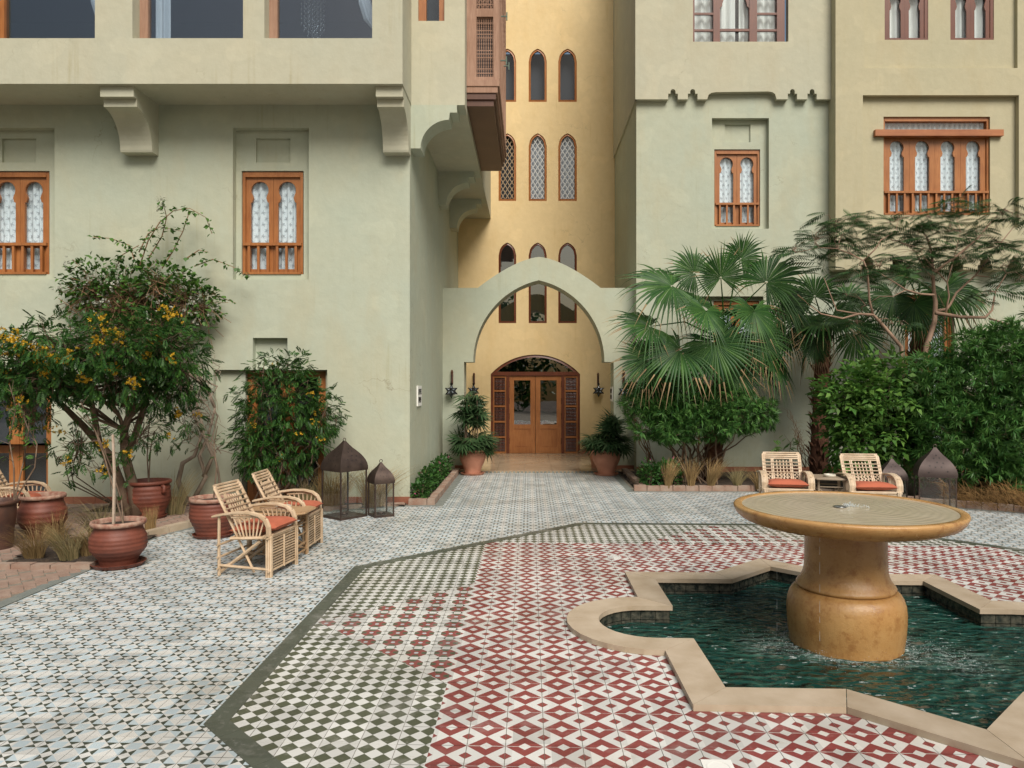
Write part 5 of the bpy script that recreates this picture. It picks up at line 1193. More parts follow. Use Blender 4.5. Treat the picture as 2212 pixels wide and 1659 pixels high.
def lobe_pts(lobes, n, shell=.55):     # lobes: (x,y,Y,rx,rz,ry) -> points and outward directions
    wts = np.array([l[3]*l[4] for l in lobes], float); wts /= wts.sum(); pick = rng.choice(len(lobes), n, p=wts); pts = []; dr = []
    for i in pick:
        x, y, Y, rx, rz, ry = lobes[i]; c = np.array(P(x, y, Y)); d = rng.normal(size=3); d /= np.linalg.norm(d); r = shell+(1-shell)*rng.random()**.5 if rng.random() < .75 else rng.random()
        r *= 1+.12*math.sin(d[0]*5+i)+.10*math.sin(d[2]*7+2*i); pts.append(c + d*np.array([rx*Y/F, ry, rz*Y/F])*r); dr.append(d)
    return np.array(pts), np.array(dr)
def branches(mb, base, targets, r0, r1, n=6, wig=.08, mid=None):
    for tg in targets:
        b = Vector(base); t_ = Vector(tg); pts = []
        for k in range(n+1):
            s = k/n; p = b.lerp(t_, s); h = (1-s)*s; p = p + Vector((U(-wig, wig), U(-wig, wig), h*.25))*(0 if k in (0, n) else 1)
            pts.append(p)
        mb.tube(pts, [r0+(r1-r0)*k/n for k in range(n+1)], 5, cap=False)
def twigs(mb, pts, dirs, L_, r, mat=0):
    for p, d in zip(pts, dirs):
        d = Vector(d).normalized(); p = Vector(p); q = p - d*L_*U(.5, 1.2) - Vector((0, 0, L_*U(0, .6))); m_ = p.lerp(q, .5)+Vector((U(-1, 1), U(-1, 1), U(-1, 1)))*L_*.15
        mb.tube([q, m_, p], [r, r*.8, r*.5], 3, mat, False)
def stems(mb, base, spread, lobes, n, r0, r1, wig=.1):
    pts, d = lobe_pts(lobes, n, .2)
    for p in pts: branches(mb, (base[0]+U(-spread, spread), base[1]+U(-spread, spread), base[2]), [p], r0*U(.7, 1.2), r1, 7, wig)
LV = t_leaf(.55); PIN_ = t_pinnate(); PINF = t_pinnate(6, .33, .42, .35); ROS = t_rosette(); FEA = t_feather()
def flowers(name, lobes, n, size, mat, parent, cl=7, spread=.06, shell=.95, front=False):
    pts, d = lobe_pts(lobes, n*(3 if front else 1), shell)
    if front: o_ = np.argsort(d[:, 1]-.35*d[:, 2])[:n]; pts, d = pts[o_], d[o_]; pts = pts + d*.05
    pts = pts + d*.04; P2 = np.repeat(pts, cl, 0)+rng.normal(0, spread, (n*cl, 3)); D2 = rng.normal(size=P2.shape)+np.array([0, -.6, .6])
    tv, tq = merge([place(*t_leaf(.8, -.15, -.1), (0, 0, 0), (math.cos(a), .5, math.sin(a)), .6) for a in np.linspace(0, 6.28, 5, endpoint=False)])
    return scatter(name, tv, tq, P2, D2, size, mat, parent)
def crown(name, lobes, n, tmpl, size, mat, parent, shell=.55, hang=.2, out=1.0):
    pts, d = lobe_pts(lobes, n, shell); D = d*out+rng.normal(0, .55, d.shape); D[:, 2] -= hang; return scatter(name, *tmpl, pts, D, size, mat, parent)
# --- cassia tree with yellow flowers, left
lob = [(60, 770, 9.5, 75, 60, .6), (150, 745, 9.3, 90, 55, .7), (255, 750, 9.4, 95, 60, .7), (350, 745, 9.7, 85, 70, .6), (395, 800, 9.9, 50, 65, .5), (120, 815, 9.4, 100, 50, .6), (250, 820, 9.6, 110, 50, .6), (20, 820, 9.3, 50, 75, .5), (360, 850, 10.0, 50, 45, .4)]
low = [(170, 960, 9.6, 55, 55, .4), (70, 880, 9.3, 60, 60, .4), (300, 930, 9.9, 70, 60, .4), (230, 1000, 9.8, 60, 35, .4), (400, 920, 10.2, 35, 50, .3)]
t = thing('cassia_tree', 'spreading tree with feathery dark leaves and yellow flowers before the left wall', 'tree', (-5.55, 10.1, 0)); O = Vector(t.location)
def rel(o): o.matrix_parent_inverse = Matrix.Translation(-Vector(o.parent.location)); return o
mb = MB()
trunkA = [P(296, 1112, 10.05), P(285, 1040, 10.05), P(270, 985, 10.0), P(268, 930, 9.95), P(285, 880, 9.9)]; mb.tube(trunkA, [.085, .07, .06, .055, .045], 8)
trunkB = [P(283, 1112, 10.1), P(262, 1050, 10.1), P(238, 985, 10.0), P(180, 920, 9.9), P(120, 860, 9.6)]; mb.tube(trunkB, [.075, .065, .055, .045, .03], 8)
mb.tube([P(270, 985, 10.0), P(290, 945, 10.0), P(305, 900, 10.0), P(322, 840, 9.9)], [.05, .045, .04, .025], 7); mb.tube([P(262, 1050, 10.1), P(215, 960, 10.0), P(200, 880, 9.7), P(190, 800, 9.5)], [.05, .045, .035, .02], 7)
for l in lob:
    for src in (trunkA[4], trunkA[3], trunkB[4]): branches(mb, src, [P(l[0]+U(-.6, .6)*l[3], l[1]+U(-.5, .5)*l[4], l[2])], .024, .006, 6, .1)
rel(mb.build('trunk', BARK, t, True)); mb = MB(); pts, d = lobe_pts(lob+low, 700, .4); twigs(mb, pts, d, .35, .005); rel(mb.build('twigs', BARK, t))
rel(crown('crown', lob, 2900, PINF, .155, L_CAS, t, .5, .3)); rel(crown('lower_foliage', low, 300, PINF, .14, L_CAS, t, .3, .4))
rel(flowers('flowers', lob[:7], 28, .055, F_YEL, t, 14, .05, 1.0, True)); rel(flowers('lower_flowers', low, 14, .05, F_YEL, t, 7, .035, 1.0, True))
# --- bougainvillea on the left wall
lob = [(270, 640, 11.2, 130, 75, .22), (200, 610, 11.2, 75, 55, .2), (350, 610, 11.15, 75, 50, .2), (400, 640, 11.15, 60, 60, .2), (300, 720, 11.0, 120, 60, .3), (440, 660, 11.2, 40, 45, .15)]
t = thing('bougainvillea', 'white flowering bougainvillea sprawling up the left wall with bare tangled stems', 'climber', (-5.05, 11.2, 0)); mb = MB()
for pl, r_ in (([(415, 1085), (445, 1030), (430, 985), (450, 940), (465, 880)], .04), ([(405, 1088), (385, 1040), (395, 1000), (420, 985), (440, 930), (420, 850)], .045), ([(480, 1080), (470, 1010), (455, 960), (470, 900), (440, 830)], .02), ([(440, 1030), (460, 985), (440, 940), (420, 900), (400, 840)], .035)):
    pts_ = [P(x, y, 11.25) for x, y in pl]; mb.tube(pts_, [r_*(1-.6*k/(len(pts_)-1)) for k in range(len(pts_))], 7)
    for q in range(3): branches(mb, pts_[-1], [P(U(200, 430), U(600, 760), 11.2)], .018, .006, 7, .12)
for (x, y) in ((430, 870), (410, 900), (465, 960), (430, 960), (450, 900), (455, 830)):
    for q in range(5): branches(mb, P(x+U(-20, 20), y+U(-20, 20), 11.25), [P(x+U(-70, 60), y+U(-70, 60), 11.2)], .008, .003, 5, .06)
rel(mb.build('stems', BARKG, t, True)); mb = MB(); pts, d = lobe_pts(lob, 520, .1); twigs(mb, pts, d, .55, .005); pts, d = lobe_pts([(270, 680, 11.2, 110, 70, .2)], 380, 0); twigs(mb, pts, rng.normal(size=d.shape), .5, .006); rel(mb.build('twigs', TWIG, t))
whips = [[(300, 580), (320, 520), (345, 480), (375, 455), (410, 450), (445, 470), (458, 505)], [(350, 580), (375, 540), (395, 500), (410, 455)], [(290, 560), (280, 530), (240, 515), (200, 512)], [(300, 545), (320, 505), (345, 490), (395, 500)], [(420, 575), (460, 560), (500, 575), (540, 598)], [(430, 620), (470, 640), (510, 655)], [(445, 670), (470, 670), (488, 682)], [(320, 560), (350, 510), (360, 470), (352, 435)], [(250, 580), (265, 550), (300, 530)], [(190, 590), (165, 575), (150, 590)], [(400, 560), (430, 540), (450, 545)]]
mb = MB(); lp = []; ld = []
for wp_ in whips:
    pp = [P(x, y, 11.2+U(-.05, .05)) for x, y in wp_]; mb.tube(pp, [.010-.006*k/len(pp) for k in range(len(pp))], 4)
    for a, b in zip(pp[:-1], pp[1:]):
        for k in range(int((b-a).length/.028)): q = a.lerp(b, random.random()); lp.append(q + Vector((U(-.03, .03), U(-.06, .02), U(-.03, .03)))); ld.append((U(-1, 1), U(-1, .2), U(-.9, .4)))
rel(mb.build('shoots', TWIG, t)); rel(scatter('shoot_leaves', *t_leaf(.75, .08, .1), np.array(lp), np.array(ld), .075, L_BOU, t))
rel(crown('leaves', lob, 3000, t_leaf(.75, .08, .1), .08, L_BOU, t, .35, .3)); rel(flowers('flowers', lob, 26, .045, F_WHI, t, 9, .05, .9, True)); rel(scatter('flower_spray', *t_leaf(.8), np.array([P(348+U(-9, 9), 440+U(-14, 14), 11.15) for _ in range(60)]), rng.normal(size=(60, 3)), .04, F_WHI, t))
# --- clipped cassia shrub before the left door
lob = [(610, 860, 10.9, 95, 80, .4), (600, 800, 10.95, 60, 35, .3), (560, 930, 10.9, 55, 90, .35), (660, 920, 10.9, 60, 75, .4), (700, 890, 10.95, 38, 50, .3), (600, 980, 10.9, 75, 60, .35), (545, 980, 10.95, 35, 40, .25), (640, 790, 10.95, 35, 25, .2)]
t = thing('cassia_shrub', 'upright leafy shrub with small yellow flowers covering the wooden door', 'shrub', (-3.65, 11.0, 0)); mb = MB()
stems(mb, (-3.7, 11.0, 0), .25, lob, 16, .018, .006); pts, d = lobe_pts(lob, 300, .3); twigs(mb, pts, d, .3, .004); rel(mb.build('stems', BARK, t)); rel(crown('leaves', lob, 2500, PINF, .125, L_CAS, t, .6, .35)); rel(flowers('flowers', lob, 9, .04, F_YEL, t, 6, .03, 1.0, True))
# --- thin sapling in the big pot, twiggy plants at far left
def sapling(label, base, pts2d, Y, leaves, mat=L_BOU, name='potted_sapling', sz=.07):
    t = thing(name, label, 'plant', base); mb = MB(); lp = []; ld = []
    for pl in pts2d:
        pp = [Vector(base)] + [P(x, y, Y+U(-.1, .1)) for x, y in pl] if pl[0] != 'x' else [P(x, y, Y) for x, y in pl[1:]]
        mb.tube(pp, [.010*(1-.7*k/len(pp)) for k in range(len(pp))], 5)
        for a, b in zip(pp[1:-1], pp[2:]):
            for k in range(leaves): q = a.lerp(b, random.random()); e = q+Vector((U(-.12, .12), U(-.12, .12), U(-.02, .16))); mb.tube([q, e], [.004, .002], 3); lp += [e, q.lerp(e, .6)]; ld += [(U(-1, 1), U(-1, 1), U(-.5, .5))]*2
    rel(mb.build('stem', BARK, t)); rel(scatter('leaves', *PIN_, np.array(lp), np.array(ld), sz, mat, t)); return t
sapling('thin leaning sapling growing in the big ribbed pot', (-4.18, 7.58, .43), [[(262, 1080), (240, 1010), (215, 950), (190, 900), (175, 870)], [(225, 985), (205, 930), (165, 890)]], 7.7, 3, L_CAS, sz=.09)
sapling('straggly sapling in the dark handled pot', (-5.3, 10.25, .48), [[(318, 985), (320, 940), (325, 900)], [(325, 970), (335, 930)]], 10.25, 4, L_CAS)
sapling('thin sapling in the pot behind the left chair', (-3.88, 9.05, .45), [[(468, 1010), (462, 960), (470, 920)]], 9.1, 3, L_CAS)
sapling('straggly thorny plant in the pots at the left edge', (-5.95, 8.5, .52), [[(30, 1010), (20, 950), (35, 880), (20, 830)], [(50, 1000), (62, 930), (40, 870)], [(75, 1010), (80, 960), (60, 920)]], 8.6, 5, L_BOU)
# --- grasses
def tuft(label, base, n, h, lean=(0, 0), mat=GRASS, spread=.10, group='tufts of ornamental grass', flare=.5, name='grass_tuft', wid=.0035):
    V = []; Q = []; k = 0
    for _ in range(n):
        a = U(0, 6.283); r_ = spread*math.sqrt(random.random()); b = np.array([base[0]+r_*math.cos(a), base[1]+r_*math.sin(a), base[2]]); L_ = h*U(.55, 1.1); o_ = U(0, flare)*L_; a2 = a+U(-.7, .7); w_ = wid*U(.6, 1.3); sd = np.array([-math.sin(a2), math.cos(a2), 0])*w_ if random.random() < .3 else np.array([w_, 0, 0])
        row = []
        for q in range(5):
            s = q/4; p = b + np.array([(math.cos(a2)*o_+lean[0]*L_)*s**1.7, (math.sin(a2)*o_+lean[1]*L_)*s**1.7, L_*(s-.30*flare*s**3)]); f = 1-.85*s; V += [p-sd*f, p+sd*f]
        for q in range(4): Q.append((k+2*q, k+2*q+1, k+2*q+3, k+2*q+2))
        k += 10
    return tag(np_mesh(name, np.array(V), np.array(Q), mat), label, 'grass', group)
for i, (x, y, n, h, lab) in enumerate(((75, 1205, 260, .42, 'arching grass clump at the left end of the kerbed bed'), (150, 1208, 220, .46, 'green-tipped grass clump in the middle of the kerbed bed'), (195, 1200, 240, .42, 'straw grass clump beside the big ribbed pot'), (215, 1165, 220, .55, 'taller feathery grass clump behind the big ribbed pot'), (120, 1170, 160, .45, 'pale grass clump near the left dark pots'))):
    b = G(x, y, .02); tuft(lab, b, n, h*1.15, (U(-.4, .1), -.2), GRASS if i % 2 else STRAW, .09, flare=1.05, wid=.0028)
tuft('cut straw grass clump right of the big ribbed pot', G(325, 1150, .02), 160, .34, (0, 0), STRAW, .06, flare=.25)
tuft('wispy grass behind the dark handled pot', G(380, 1110, .02), 120, .75, (.2, 0), GRASS, .12, flare=.6)
tuft('feathery straw grass behind the tall bronze lantern', (-2.95, 11.1, .03), 300, .80, (.1, -.1), STRAW, .16, flare=.8)
tuft('feathery straw grass behind the smaller bronze lantern', (-2.35, 11.15, .03), 320, .80, (.2, 0), STRAW, .16, flare=.9)
tuft('wispy grass at the foot of the leafy door shrub', (-3.3, 10.95, .03), 160, .6, (.2, -.2), GRASS, .14, flare=.7)
for i, (x, y, lean, lab, m_) in enumerate(((1442, 1056, (.25, 0), 'tied straw grass clump nearest the flowering bed corner', STRAW), (1492, 1056, (.06, 0), 'upright tied straw grass clump under the palm', STRAW), (1535, 1056, (.35, 0), 'leaning tied straw grass clump below the palm trunk', STRAW), (1592, 1056, (.1, 0), 'loose green-brown grass clump left of the pale chairs', GRASS), (1640, 1058, (.0, 0), 'straw grass clump half behind the first pale chair', STRAW))):
    b = G(x, y, .04); tuft(lab, b, 190, .62 if i < 3 else .5, lean, m_, .055, flare=.5 if i < 3 else .9)
# straw hedge at right
V = []; Q = []; k = 0
for _ in range(5200):
    x = U(2030, 2330); yb = 1082+ (x-2040)*.09; b = np.array(G(x, yb - U(-8, 26), .06)); top = .30+.05*math.sin(x*.05)+.03*math.sin(x*.13); b[2] = U(.05, top); a = U(0, 6.28); L_ = U(.08, .26); d = np.array([math.cos(a)*.6, math.sin(a)*.6-.3, U(-.5, .75)]); d /= np.linalg.norm(d); s = np.array([.003, 0, .002]); m_ = b+d*L_*.5+np.array([0, 0, .03]); e = b+d*L_
    V += [b-s, b+s, m_-s*.8, m_+s*.8, e-s*.3, e+s*.3]; Q += [(k, k+1, k+3, k+2), (k+2, k+3, k+5, k+4)]; k += 6
o = tag(np_mesh('straw_hedge', np.array(V), np.array(Q), HAY), 'low mound of dry brown straw grass at the right edge', 'grass'); o['kind'] = 'stuff'
# --- bedding along the left side wall and the right bed corner
for lab, lobs, base, nf, fm in (('low leafy bedding plants along the left side wall', [(-1.72, 11.65+.42*k, .18+.05*(k % 3), .16, .24, .17+.03*(k % 2)) for k in range(9)], (-1.7, 12, 0), 14, F_PNK), ('dark flowering shrublet with pink flowers at the corner of the right bed', [(2.15+.22*(k % 3), 13.05+.16*(k // 3), .22+.09*(k % 2), .17, .17, .22) for k in range(7)], (2.3, 13.1, 0), 8, F_PNK)):
    t = thing('bedding_plants', lab, 'plant', base); pts = []; dd = []
    for k in range(2100 if base[0] < 0 else 1100):
        c = random.choice(lobs); d = rng.normal(size=3); d /= np.linalg.norm(d); r_ = rng.random()**.4; pts.append(np.array(c[:3])+d*np.array(c[3:])*r_); dd.append(d+np.array([0, -.2, .3]))
    pts = np.array(pts); pts[:, 2] = np.maximum(pts[:, 2], .04); rel(scatter('leaves', *t_leaf(.75, .08, .15), pts, np.array(dd)+rng.normal(0, .3, pts.shape), .062, L_BED, t))
    sel = rng.choice(len(pts), nf); rel(scatter('flowers', *merge([place(*t_leaf(.8), (0, 0, 0), (math.cos(a), .4, math.sin(a)), .6) for a in np.linspace(0, 6.28, 5, endpoint=False)]), pts[sel]+np.array([0, -.06, .05]), rng.normal(size=(nf, 3))+np.array([0, -1, .5]), .045, fm, t))
    mb = MB()
    for c in lobs: branches(mb, (c[0], c[1], .02), [(c[0]+U(-.1, .1), c[1]+U(-.1, .1), c[2]+U(0, .15)) for _ in range(4)], .006, .003, 4, .03)
    rel(mb.build('stems', BARK, t))
# --- lady palms in the urns
def lady_palm(label, base, n, spread, tall):
    t = thing('lady_palm', label, 'plant', base, 0, 'lady palms in the salmon urns'); mb = MB(); pts = []; dd = []
    for k in range(n):
        a = U(0, 6.28); r_ = spread*math.sqrt(random.random()); z = U(.06, .36)*(1.15-.5*r_/spread); tip = Vector((base[0]+r_*math.cos(a), base[1]+r_*math.sin(a), base[2]+z)); mb.tube([(base[0]+.08*math.cos(a), base[1]+.08*math.sin(a), base[2]), tip], [.007, .004], 4); pts.append(tip); dd.append((math.cos(a)*.8, math.sin(a)*.8-.25, U(-.5, .7)))
    for k in range(tall):
        a = U(0, 6.28); h = U(.55, .8) if base[0] > 0 else U(.75, 1.25); x = base[0]+U(-.15, .2); y = base[1]+U(-.1, .15); mb.tube([(x, y, base[2]), (x+U(-.05, .05), y, base[2]+h)], [.012, .009], 5)
        for q in range(9): pts.append(Vector((x+U(-.05, .05), y+U(-.05, .05), base[2]+h*U(.55, 1.0)))); dd.append((U(-1, 1), U(-1, .6), U(-.3, .8)))
    tv, tq = merge([place(*t_leaf(.13, .02, .22), (0, 0, 0), (math.sin(q), math.cos(q)*.9+.15, -.1), U(.8, 1.05)) for q in np.linspace(-1.5, 1.5, 9)])
    rel(mb.build('canes', BARK, t)); rel(scatter('leaves', tv, tq, np.array(pts), np.array(dd), .33, L_POT, t)); return t
lady_palm('fan-leaved potted palm with tall canes in the left urn', (-1.16, 15.22, .5), 70, .32, 7); lady_palm('bushy fan-leaved potted palm in the right urn', (1.60, 15.15, .5), 85, .36, 3)
# --- fan palms
def frond(t, crown_c, hub, axis, face, rad, nseg=44, fan=138, tan=.25, droop=.35, dry=0):
    hub = Vector(hub); rad *= U(.86, 1.12); a = (Vector(axis)+Vector((U(-.28, .28), U(-.2, .2), U(-.28, .28)))).normalized(); n = Vector(face)+Vector((U(-.55, .55), U(-.1, .25), U(-.35, .35))); n = (n - a*n.dot(a)).normalized(); s = a.cross(n); V = []; Q = []; MI = []; k0 = 0; dphi = R(2*fan)/nseg
    for i in range(nseg):
        ph = R(-fan)+dphi*(i+.5)+U(-.012, .012); L_ = rad*(1-.28*(abs(ph)/R(fan))**2)*U(.92, 1.06); d = a*math.cos(ph)+s*math.sin(ph); sd = -a*math.sin(ph)+s*math.cos(ph); rows = []; dr = droop*U(.4, 1.5)*(1+.3*abs(ph)/R(fan))
        for q, r_ in enumerate((.03, .28, .52, .70, .86, 1.0)):
            wdt = L_*min(r_, .5)*dphi*.5 if r_ <= .52 else L_*.5*dphi*.5*(1-((r_-.5)/.5)**.8*.95)
            p = hub + d*L_*r_ + n*(.10*rad*(1-math.cos(ph))*r_*0 + .05*rad*r_*(1-r_)) ; p.z -= dr*rad*max(0, r_-.35)**2*1.3
            fo = n*(wdt*.9); V += [p - sd*wdt, p + fo, p + sd*wdt]
        istan = random.random() < tan
        for q in range(5):
            for e in (0, 1): Q.append((k0+3*q+e, k0+3*q+e+1, k0+3*q+e+4, k0+3*q+e+3)); MI.append(1 if (dry or (istan and q >= 3) or (q == 4 and random.random() < tan*.8)) else 0)
        k0 += 18
    o = rel(np_mesh('frond', np.array([tuple(v) for v in V]), np.array(Q), [L_PALM, L_PALMT], MI, t))
    mb = MB(); c = Vector(crown_c); mid = c.lerp(hub, .55)+Vector((0, 0, .12*(hub-c).length)); mb.tube([c, mid, hub], [.02, .014, .009], 5); o2 = mb.build('petiole', L_PALM, o); o2.matrix_parent_inverse = o.matrix_parent_inverse @ Matrix.Identity(4); o2.matrix_parent_inverse = Matrix.Identity(4)
    return o
def palm(label, base, cc, fr, trunk_r, rand_n, rad, rseed):
    t = thing('fan_palm', label, 'palm', base); c = Vector(cc)
    mb = MB(); b = Vector(base); nr = 14
    mb.tube([b.lerp(c, s) for s in np.linspace(0, 1, nr)], [trunk_r*(1.15-.35*s+.06*math.sin(s*40)) for s in np.linspace(0, 1, nr)], 12); rel(mb.build('trunk', PALMT, t, True))
    mb = MB(); H_ = (c-b).length
    for k in range(int(H_*75)):                    # old leaf bases wrapping the trunk
        z = U(0, 1); a = U(0, 6.28); p = b.lerp(c, z); rr = trunk_r*(1.15-.35*z); d = Vector((math.cos(a), math.sin(a), 0)); tn = Vector((-d.y, d.x, 0)); w_ = U(.03, .055); h_ = U(.10, .24); l_ = U(.02, .13)
        mb.add([p+d*rr*.95-tn*w_, p+d*rr*.95+tn*w_, p+d*(rr+.03)+Vector((0, 0, h_*.6))+tn*w_*.6, p+d*(rr+l_)+Vector((0, 0, h_)), p+d*(rr+.03)+Vector((0, 0, h_*.6))-tn*w_*.6], [(0,1,2,3,4)])
    rel(mb.build('leaf_bases', PALMT, t))
    for f in fr:
        x, y, Y, ax, fc, rpx = f[:6]; frond(t, c, P(x, y, Y), ax, fc, rpx*Y/F, tan=f[6] if len(f) > 6 else .2, droop=f[7] if len(f) > 7 else .35, dry=f[8] if len(f) > 8 else 0)
    for k in range(rand_n):
        a = U(0, 6.28); el = U(-.5, 1.0); L_ = U(.55, 1.0)*rad; d = Vector((math.cos(a)*math.cos(el), math.sin(a)*math.cos(el)+.15, math.sin(el))); hub = c+d*L_; hub.y = min(hub.y, YR-.35); frond(t, c, hub, (d.x, d.y, d.z-.6), (d.x*.2, -.6, .9), rad*.8, 32, tan=.3, droop=.6)
    return t
up, dn_ = (0, -.15, 1), (0, -.3, -1)
palm('large fan palm with broad green fronds and tan tips right of the arch', (3.52, 14.2, 0), P(1565, 735, 14.1), [
 (1557, 600, 13.5, (0, -.1, 1), (0, -1, .35), 91, .1, .15), (1452, 618, 13.6, (-1, -.2, -.12), (0, -.8, .8), 124, .1, .55), (1405, 705, 13.4, (-1, -.3, -.1), (.1, -.7, .8), 96, .15, .5), (1525, 672, 12.9, (-.2, -.5, -.9), (0, -1, .6), 91, .05, .3),
 (1628, 672, 12.9, (.35, -.5, -.75), (0, -1, .6), 91, .05, .3), (1545, 742, 12.8, (0, -.4, -1), (0, -1, .5), 111, .35, .3), (1470, 755, 13.0, (-.7, -.3, -.7), (0, -1, .6), 111, .3, .4), (1640, 730, 13.1, (.6, -.3, -.8), (0, -1, .5), 96, .35, .45),
 (1655, 610, 13.7, (.7, 0, .5), (0, -.9, .5), 111, .1, .5), (1690, 650, 13.9, (.9, 0, -.2), (0, -.8, .7), 100, .15, .6), (1400, 775, 13.2, (-.85, -.2, -.45), (0, -.8, .8), 100, .55, .35), (1600, 560, 13.9, (.4, .1, .9), (0, -1, .3), 81, .1, .4), (1500, 590, 13.9, (-.6, 0, .6), (0, -1, .6), 91, .1, .5), (1590, 800, 13.4, (.15, -.3, -1), (0, -1, .4), 81, .5, .3), (1440, 810, 13.5, (-.5, -.1, -.9), (0, -1, .5), 87, .8, .3)], .15, 10, 1.0, 1)
palm('fan palm with a shaggy brown trunk behind the pale chairs', (5.68, 14.4, 0), P(1778, 715, 14.5), [
 (1740, 690, 14.2, (-.7, -.2, -.7), (0, -1, .6), 80, .3, .5), (1800, 680, 14.1, (.3, -.3, -.9), (0, -1, .5), 80, .3, .5), (1760, 640, 14.4, (-.2, 0, .9), (0, -1, .3), 71, .15, .5), (1830, 650, 14.4, (.8, 0, .2), (0, -.9, .6), 80, .2, .7), (1710, 640, 14.5, (-.8, 0, .3), (0, -.9, .6), 80, .2, .7), (1760, 735, 13.9, (-.1, -.2, -1), (0, -1, .4), 67, .9, .3), (1850, 720, 14.3, (.5, -.2, -.8), (0, -1, .5), 76, .35, .6), (1700, 720, 14.4, (-.5, -.2, -.8), (0, -1, .5), 76, .45, .6)], .155, 3, .95, 2)
palm('fan palm with drooping fronds behind the feathery tree', (7.75, 14.9, 0), P(1985, 660, 14.9), [
 (1930, 640, 14.5, (-.55, -.2, -.85), (0, -1, .5), 88, .2, .6), (2040, 625, 14.5, (.6, -.2, -.8), (0, -1, .5), 92, .2, .6), (1975, 655, 14.3, (-.05, -.3, -1), (0, -1, .5), 80, .2, .4), (1995, 690, 14.5, (.2, -.2, -1), (0, -1, .5), 76, .3, .4), (2090, 640, 14.6, (.8, 0, -.5), (0, -1, .5), 76, .2, .7), (1960, 600, 14.7, (-.3, 0, .8), (0, -1, .4), 59, .2, .6)], .13, 1, .85, 3)
# --- narrow-leaved shrubs and broad-leaved shrub
def shrub(label, base, spread, lobs, n, tmpl, size, mat, nst, name='shrub', shell=.6, hang=.0, bark=BARK, ntw=200):
    t = thing(name, label, 'shrub', base); mb = MB(); stems(mb, base, spread, lobs, nst, .02, .006, .06); pts, d = lobe_pts(lobs, ntw, .4); twigs(mb, pts, d, .35, .005); rel(mb.build('stems', bark, t)); rel(crown('leaves', lobs, n, tmpl, size, mat, t, shell, hang)); return t
shrub('narrow-leaved shrub under the large fan palm', (3.05, 13.7, .03), .45, [(1420, 890, 13.5, 70, 65, .5), (1480, 880, 13.3, 75, 60, .5), (1560, 890, 13.3, 75, 60, .5), (1620, 890, 13.5, 55, 45, .4), (1480, 918, 13.2, 80, 32, .4), (1400, 860, 13.6, 50, 40, .4), (1650, 900, 13.6, 28, 25, .3)], 1800, ROS, .14, L_OLE, 22)
shrub('broad-leaved bright green shrub between the palm trunk and the big shrub', (6.1, 12.8, .03), .3, [(1860, 860, 12.3, 70, 70, .5), (1900, 850, 12.2, 65, 60, .5), (1822, 905, 12.4, 38, 55, .4), (1880, 930, 12.2, 75, 55, .5), (1855, 960, 12.3, 50, 45, .4), (1920, 980, 12.3, 50, 45, .4)], 1050, t_pinnate(2, .55, .5, .3), .24, L_BRD, 12)
shrub('very large narrow-leaved shrub filling the right edge', (7.9, 12.6, .03), .7, [(2060, 850, 12.0, 110, 90, .7), (2160, 830, 11.8, 110, 100, .8), (2000, 830, 12.2, 75, 70, .6), (2080, 930, 11.7, 120, 80, .7), (2190, 930, 11.5, 100, 100, .7), (2010, 930, 12.0, 70, 70, .5), (2130, 760, 12.0, 90, 60, .6), (2220, 760, 11.9, 80, 80, .6), (2100, 1000, 11.6, 110, 50, .5), (2200, 1020, 11.4, 80, 45, .5), (2000, 990, 11.9, 50, 50, .4), (2270, 880, 11.6, 80, 120, .6)], 5000, ROS, .14, L_OLE, 30, ntw=500)
# dry twigs by the arch and small seedling
t = thing('bare_twiggy_shrub', 'bare orange-brown twigs against the wall right of the arch', 'shrub', (2.5, 14.6, 0)); mb = MB()
for k in range(9):
    b0 = P(U(1395, 1420), 1000, 14.4); tip = P(U(1345, 1400), U(850, 930), 14.5); branches(mb, b0, [tip], .010, .003, 7, .06)
    for q in range(5): m_ = b0.lerp(tip, U(.5, .95)); branches(mb, m_, [m_+Vector((U(-.25, .1), U(-.1, .1), U(.05, .3)))], .004, .0015, 4, .03)
rel(mb.build('twigs', TWIG, t))
t = thing('bare_twiggy_shrub', 'fine bare twigs left of the shaggy palm trunk', 'shrub', (5.3, 14.6, 0)); mb = MB()
for k in range(8):
    b0 = P(U(1735, 1755), 1010, 14.6); tip = P(U(1700, 1745), U(860, 960), 14.6); branches(mb, b0, [tip], .007, .002, 7, .06)
    for q in range(5): m_ = b0.lerp(tip, U(.4, .95)); branches(mb, m_, [m_+Vector((U(-.2, .15), U(-.1, .1), U(.0, .25)))], .003, .0012, 4, .03)
rel(mb.build('twigs', TWIG, t))
sapling('small seedling with few leaves on the wall behind the pale chair', (5.0, 13.2, .05), [[(1705, 985), (1708, 955)], [(1690, 985), (1678, 968)]], 13.2, 5, L_BRD, 'seedling', .12)
for x, lab in ((1474, 'left one of two orange-brown stakes among the shrub stems under the palm'), (1507, 'right one of two orange-brown stakes among the shrub stems under the palm')):
    b0 = G(x, 1040, .03); mb = MB(); mb.tube([b0, b0+Vector((.01, 0, .5)), b0+Vector((.03, 0, 1.0))], [.022, .02, .018], 4); tag(mb.build('wooden_stake', WOOD), lab, 'stake')
sapling('thin dark stems rising from the square brick tree pit', (-6.0, 10.85, .03), [[(158, 1040), (150, 1000), (170, 950), (160, 900)], [(165, 1030), (178, 980), (172, 930)], [(150, 1045), (140, 1000), (120, 985)]], 10.6, 3, L_CAS, 'sapling', .12)
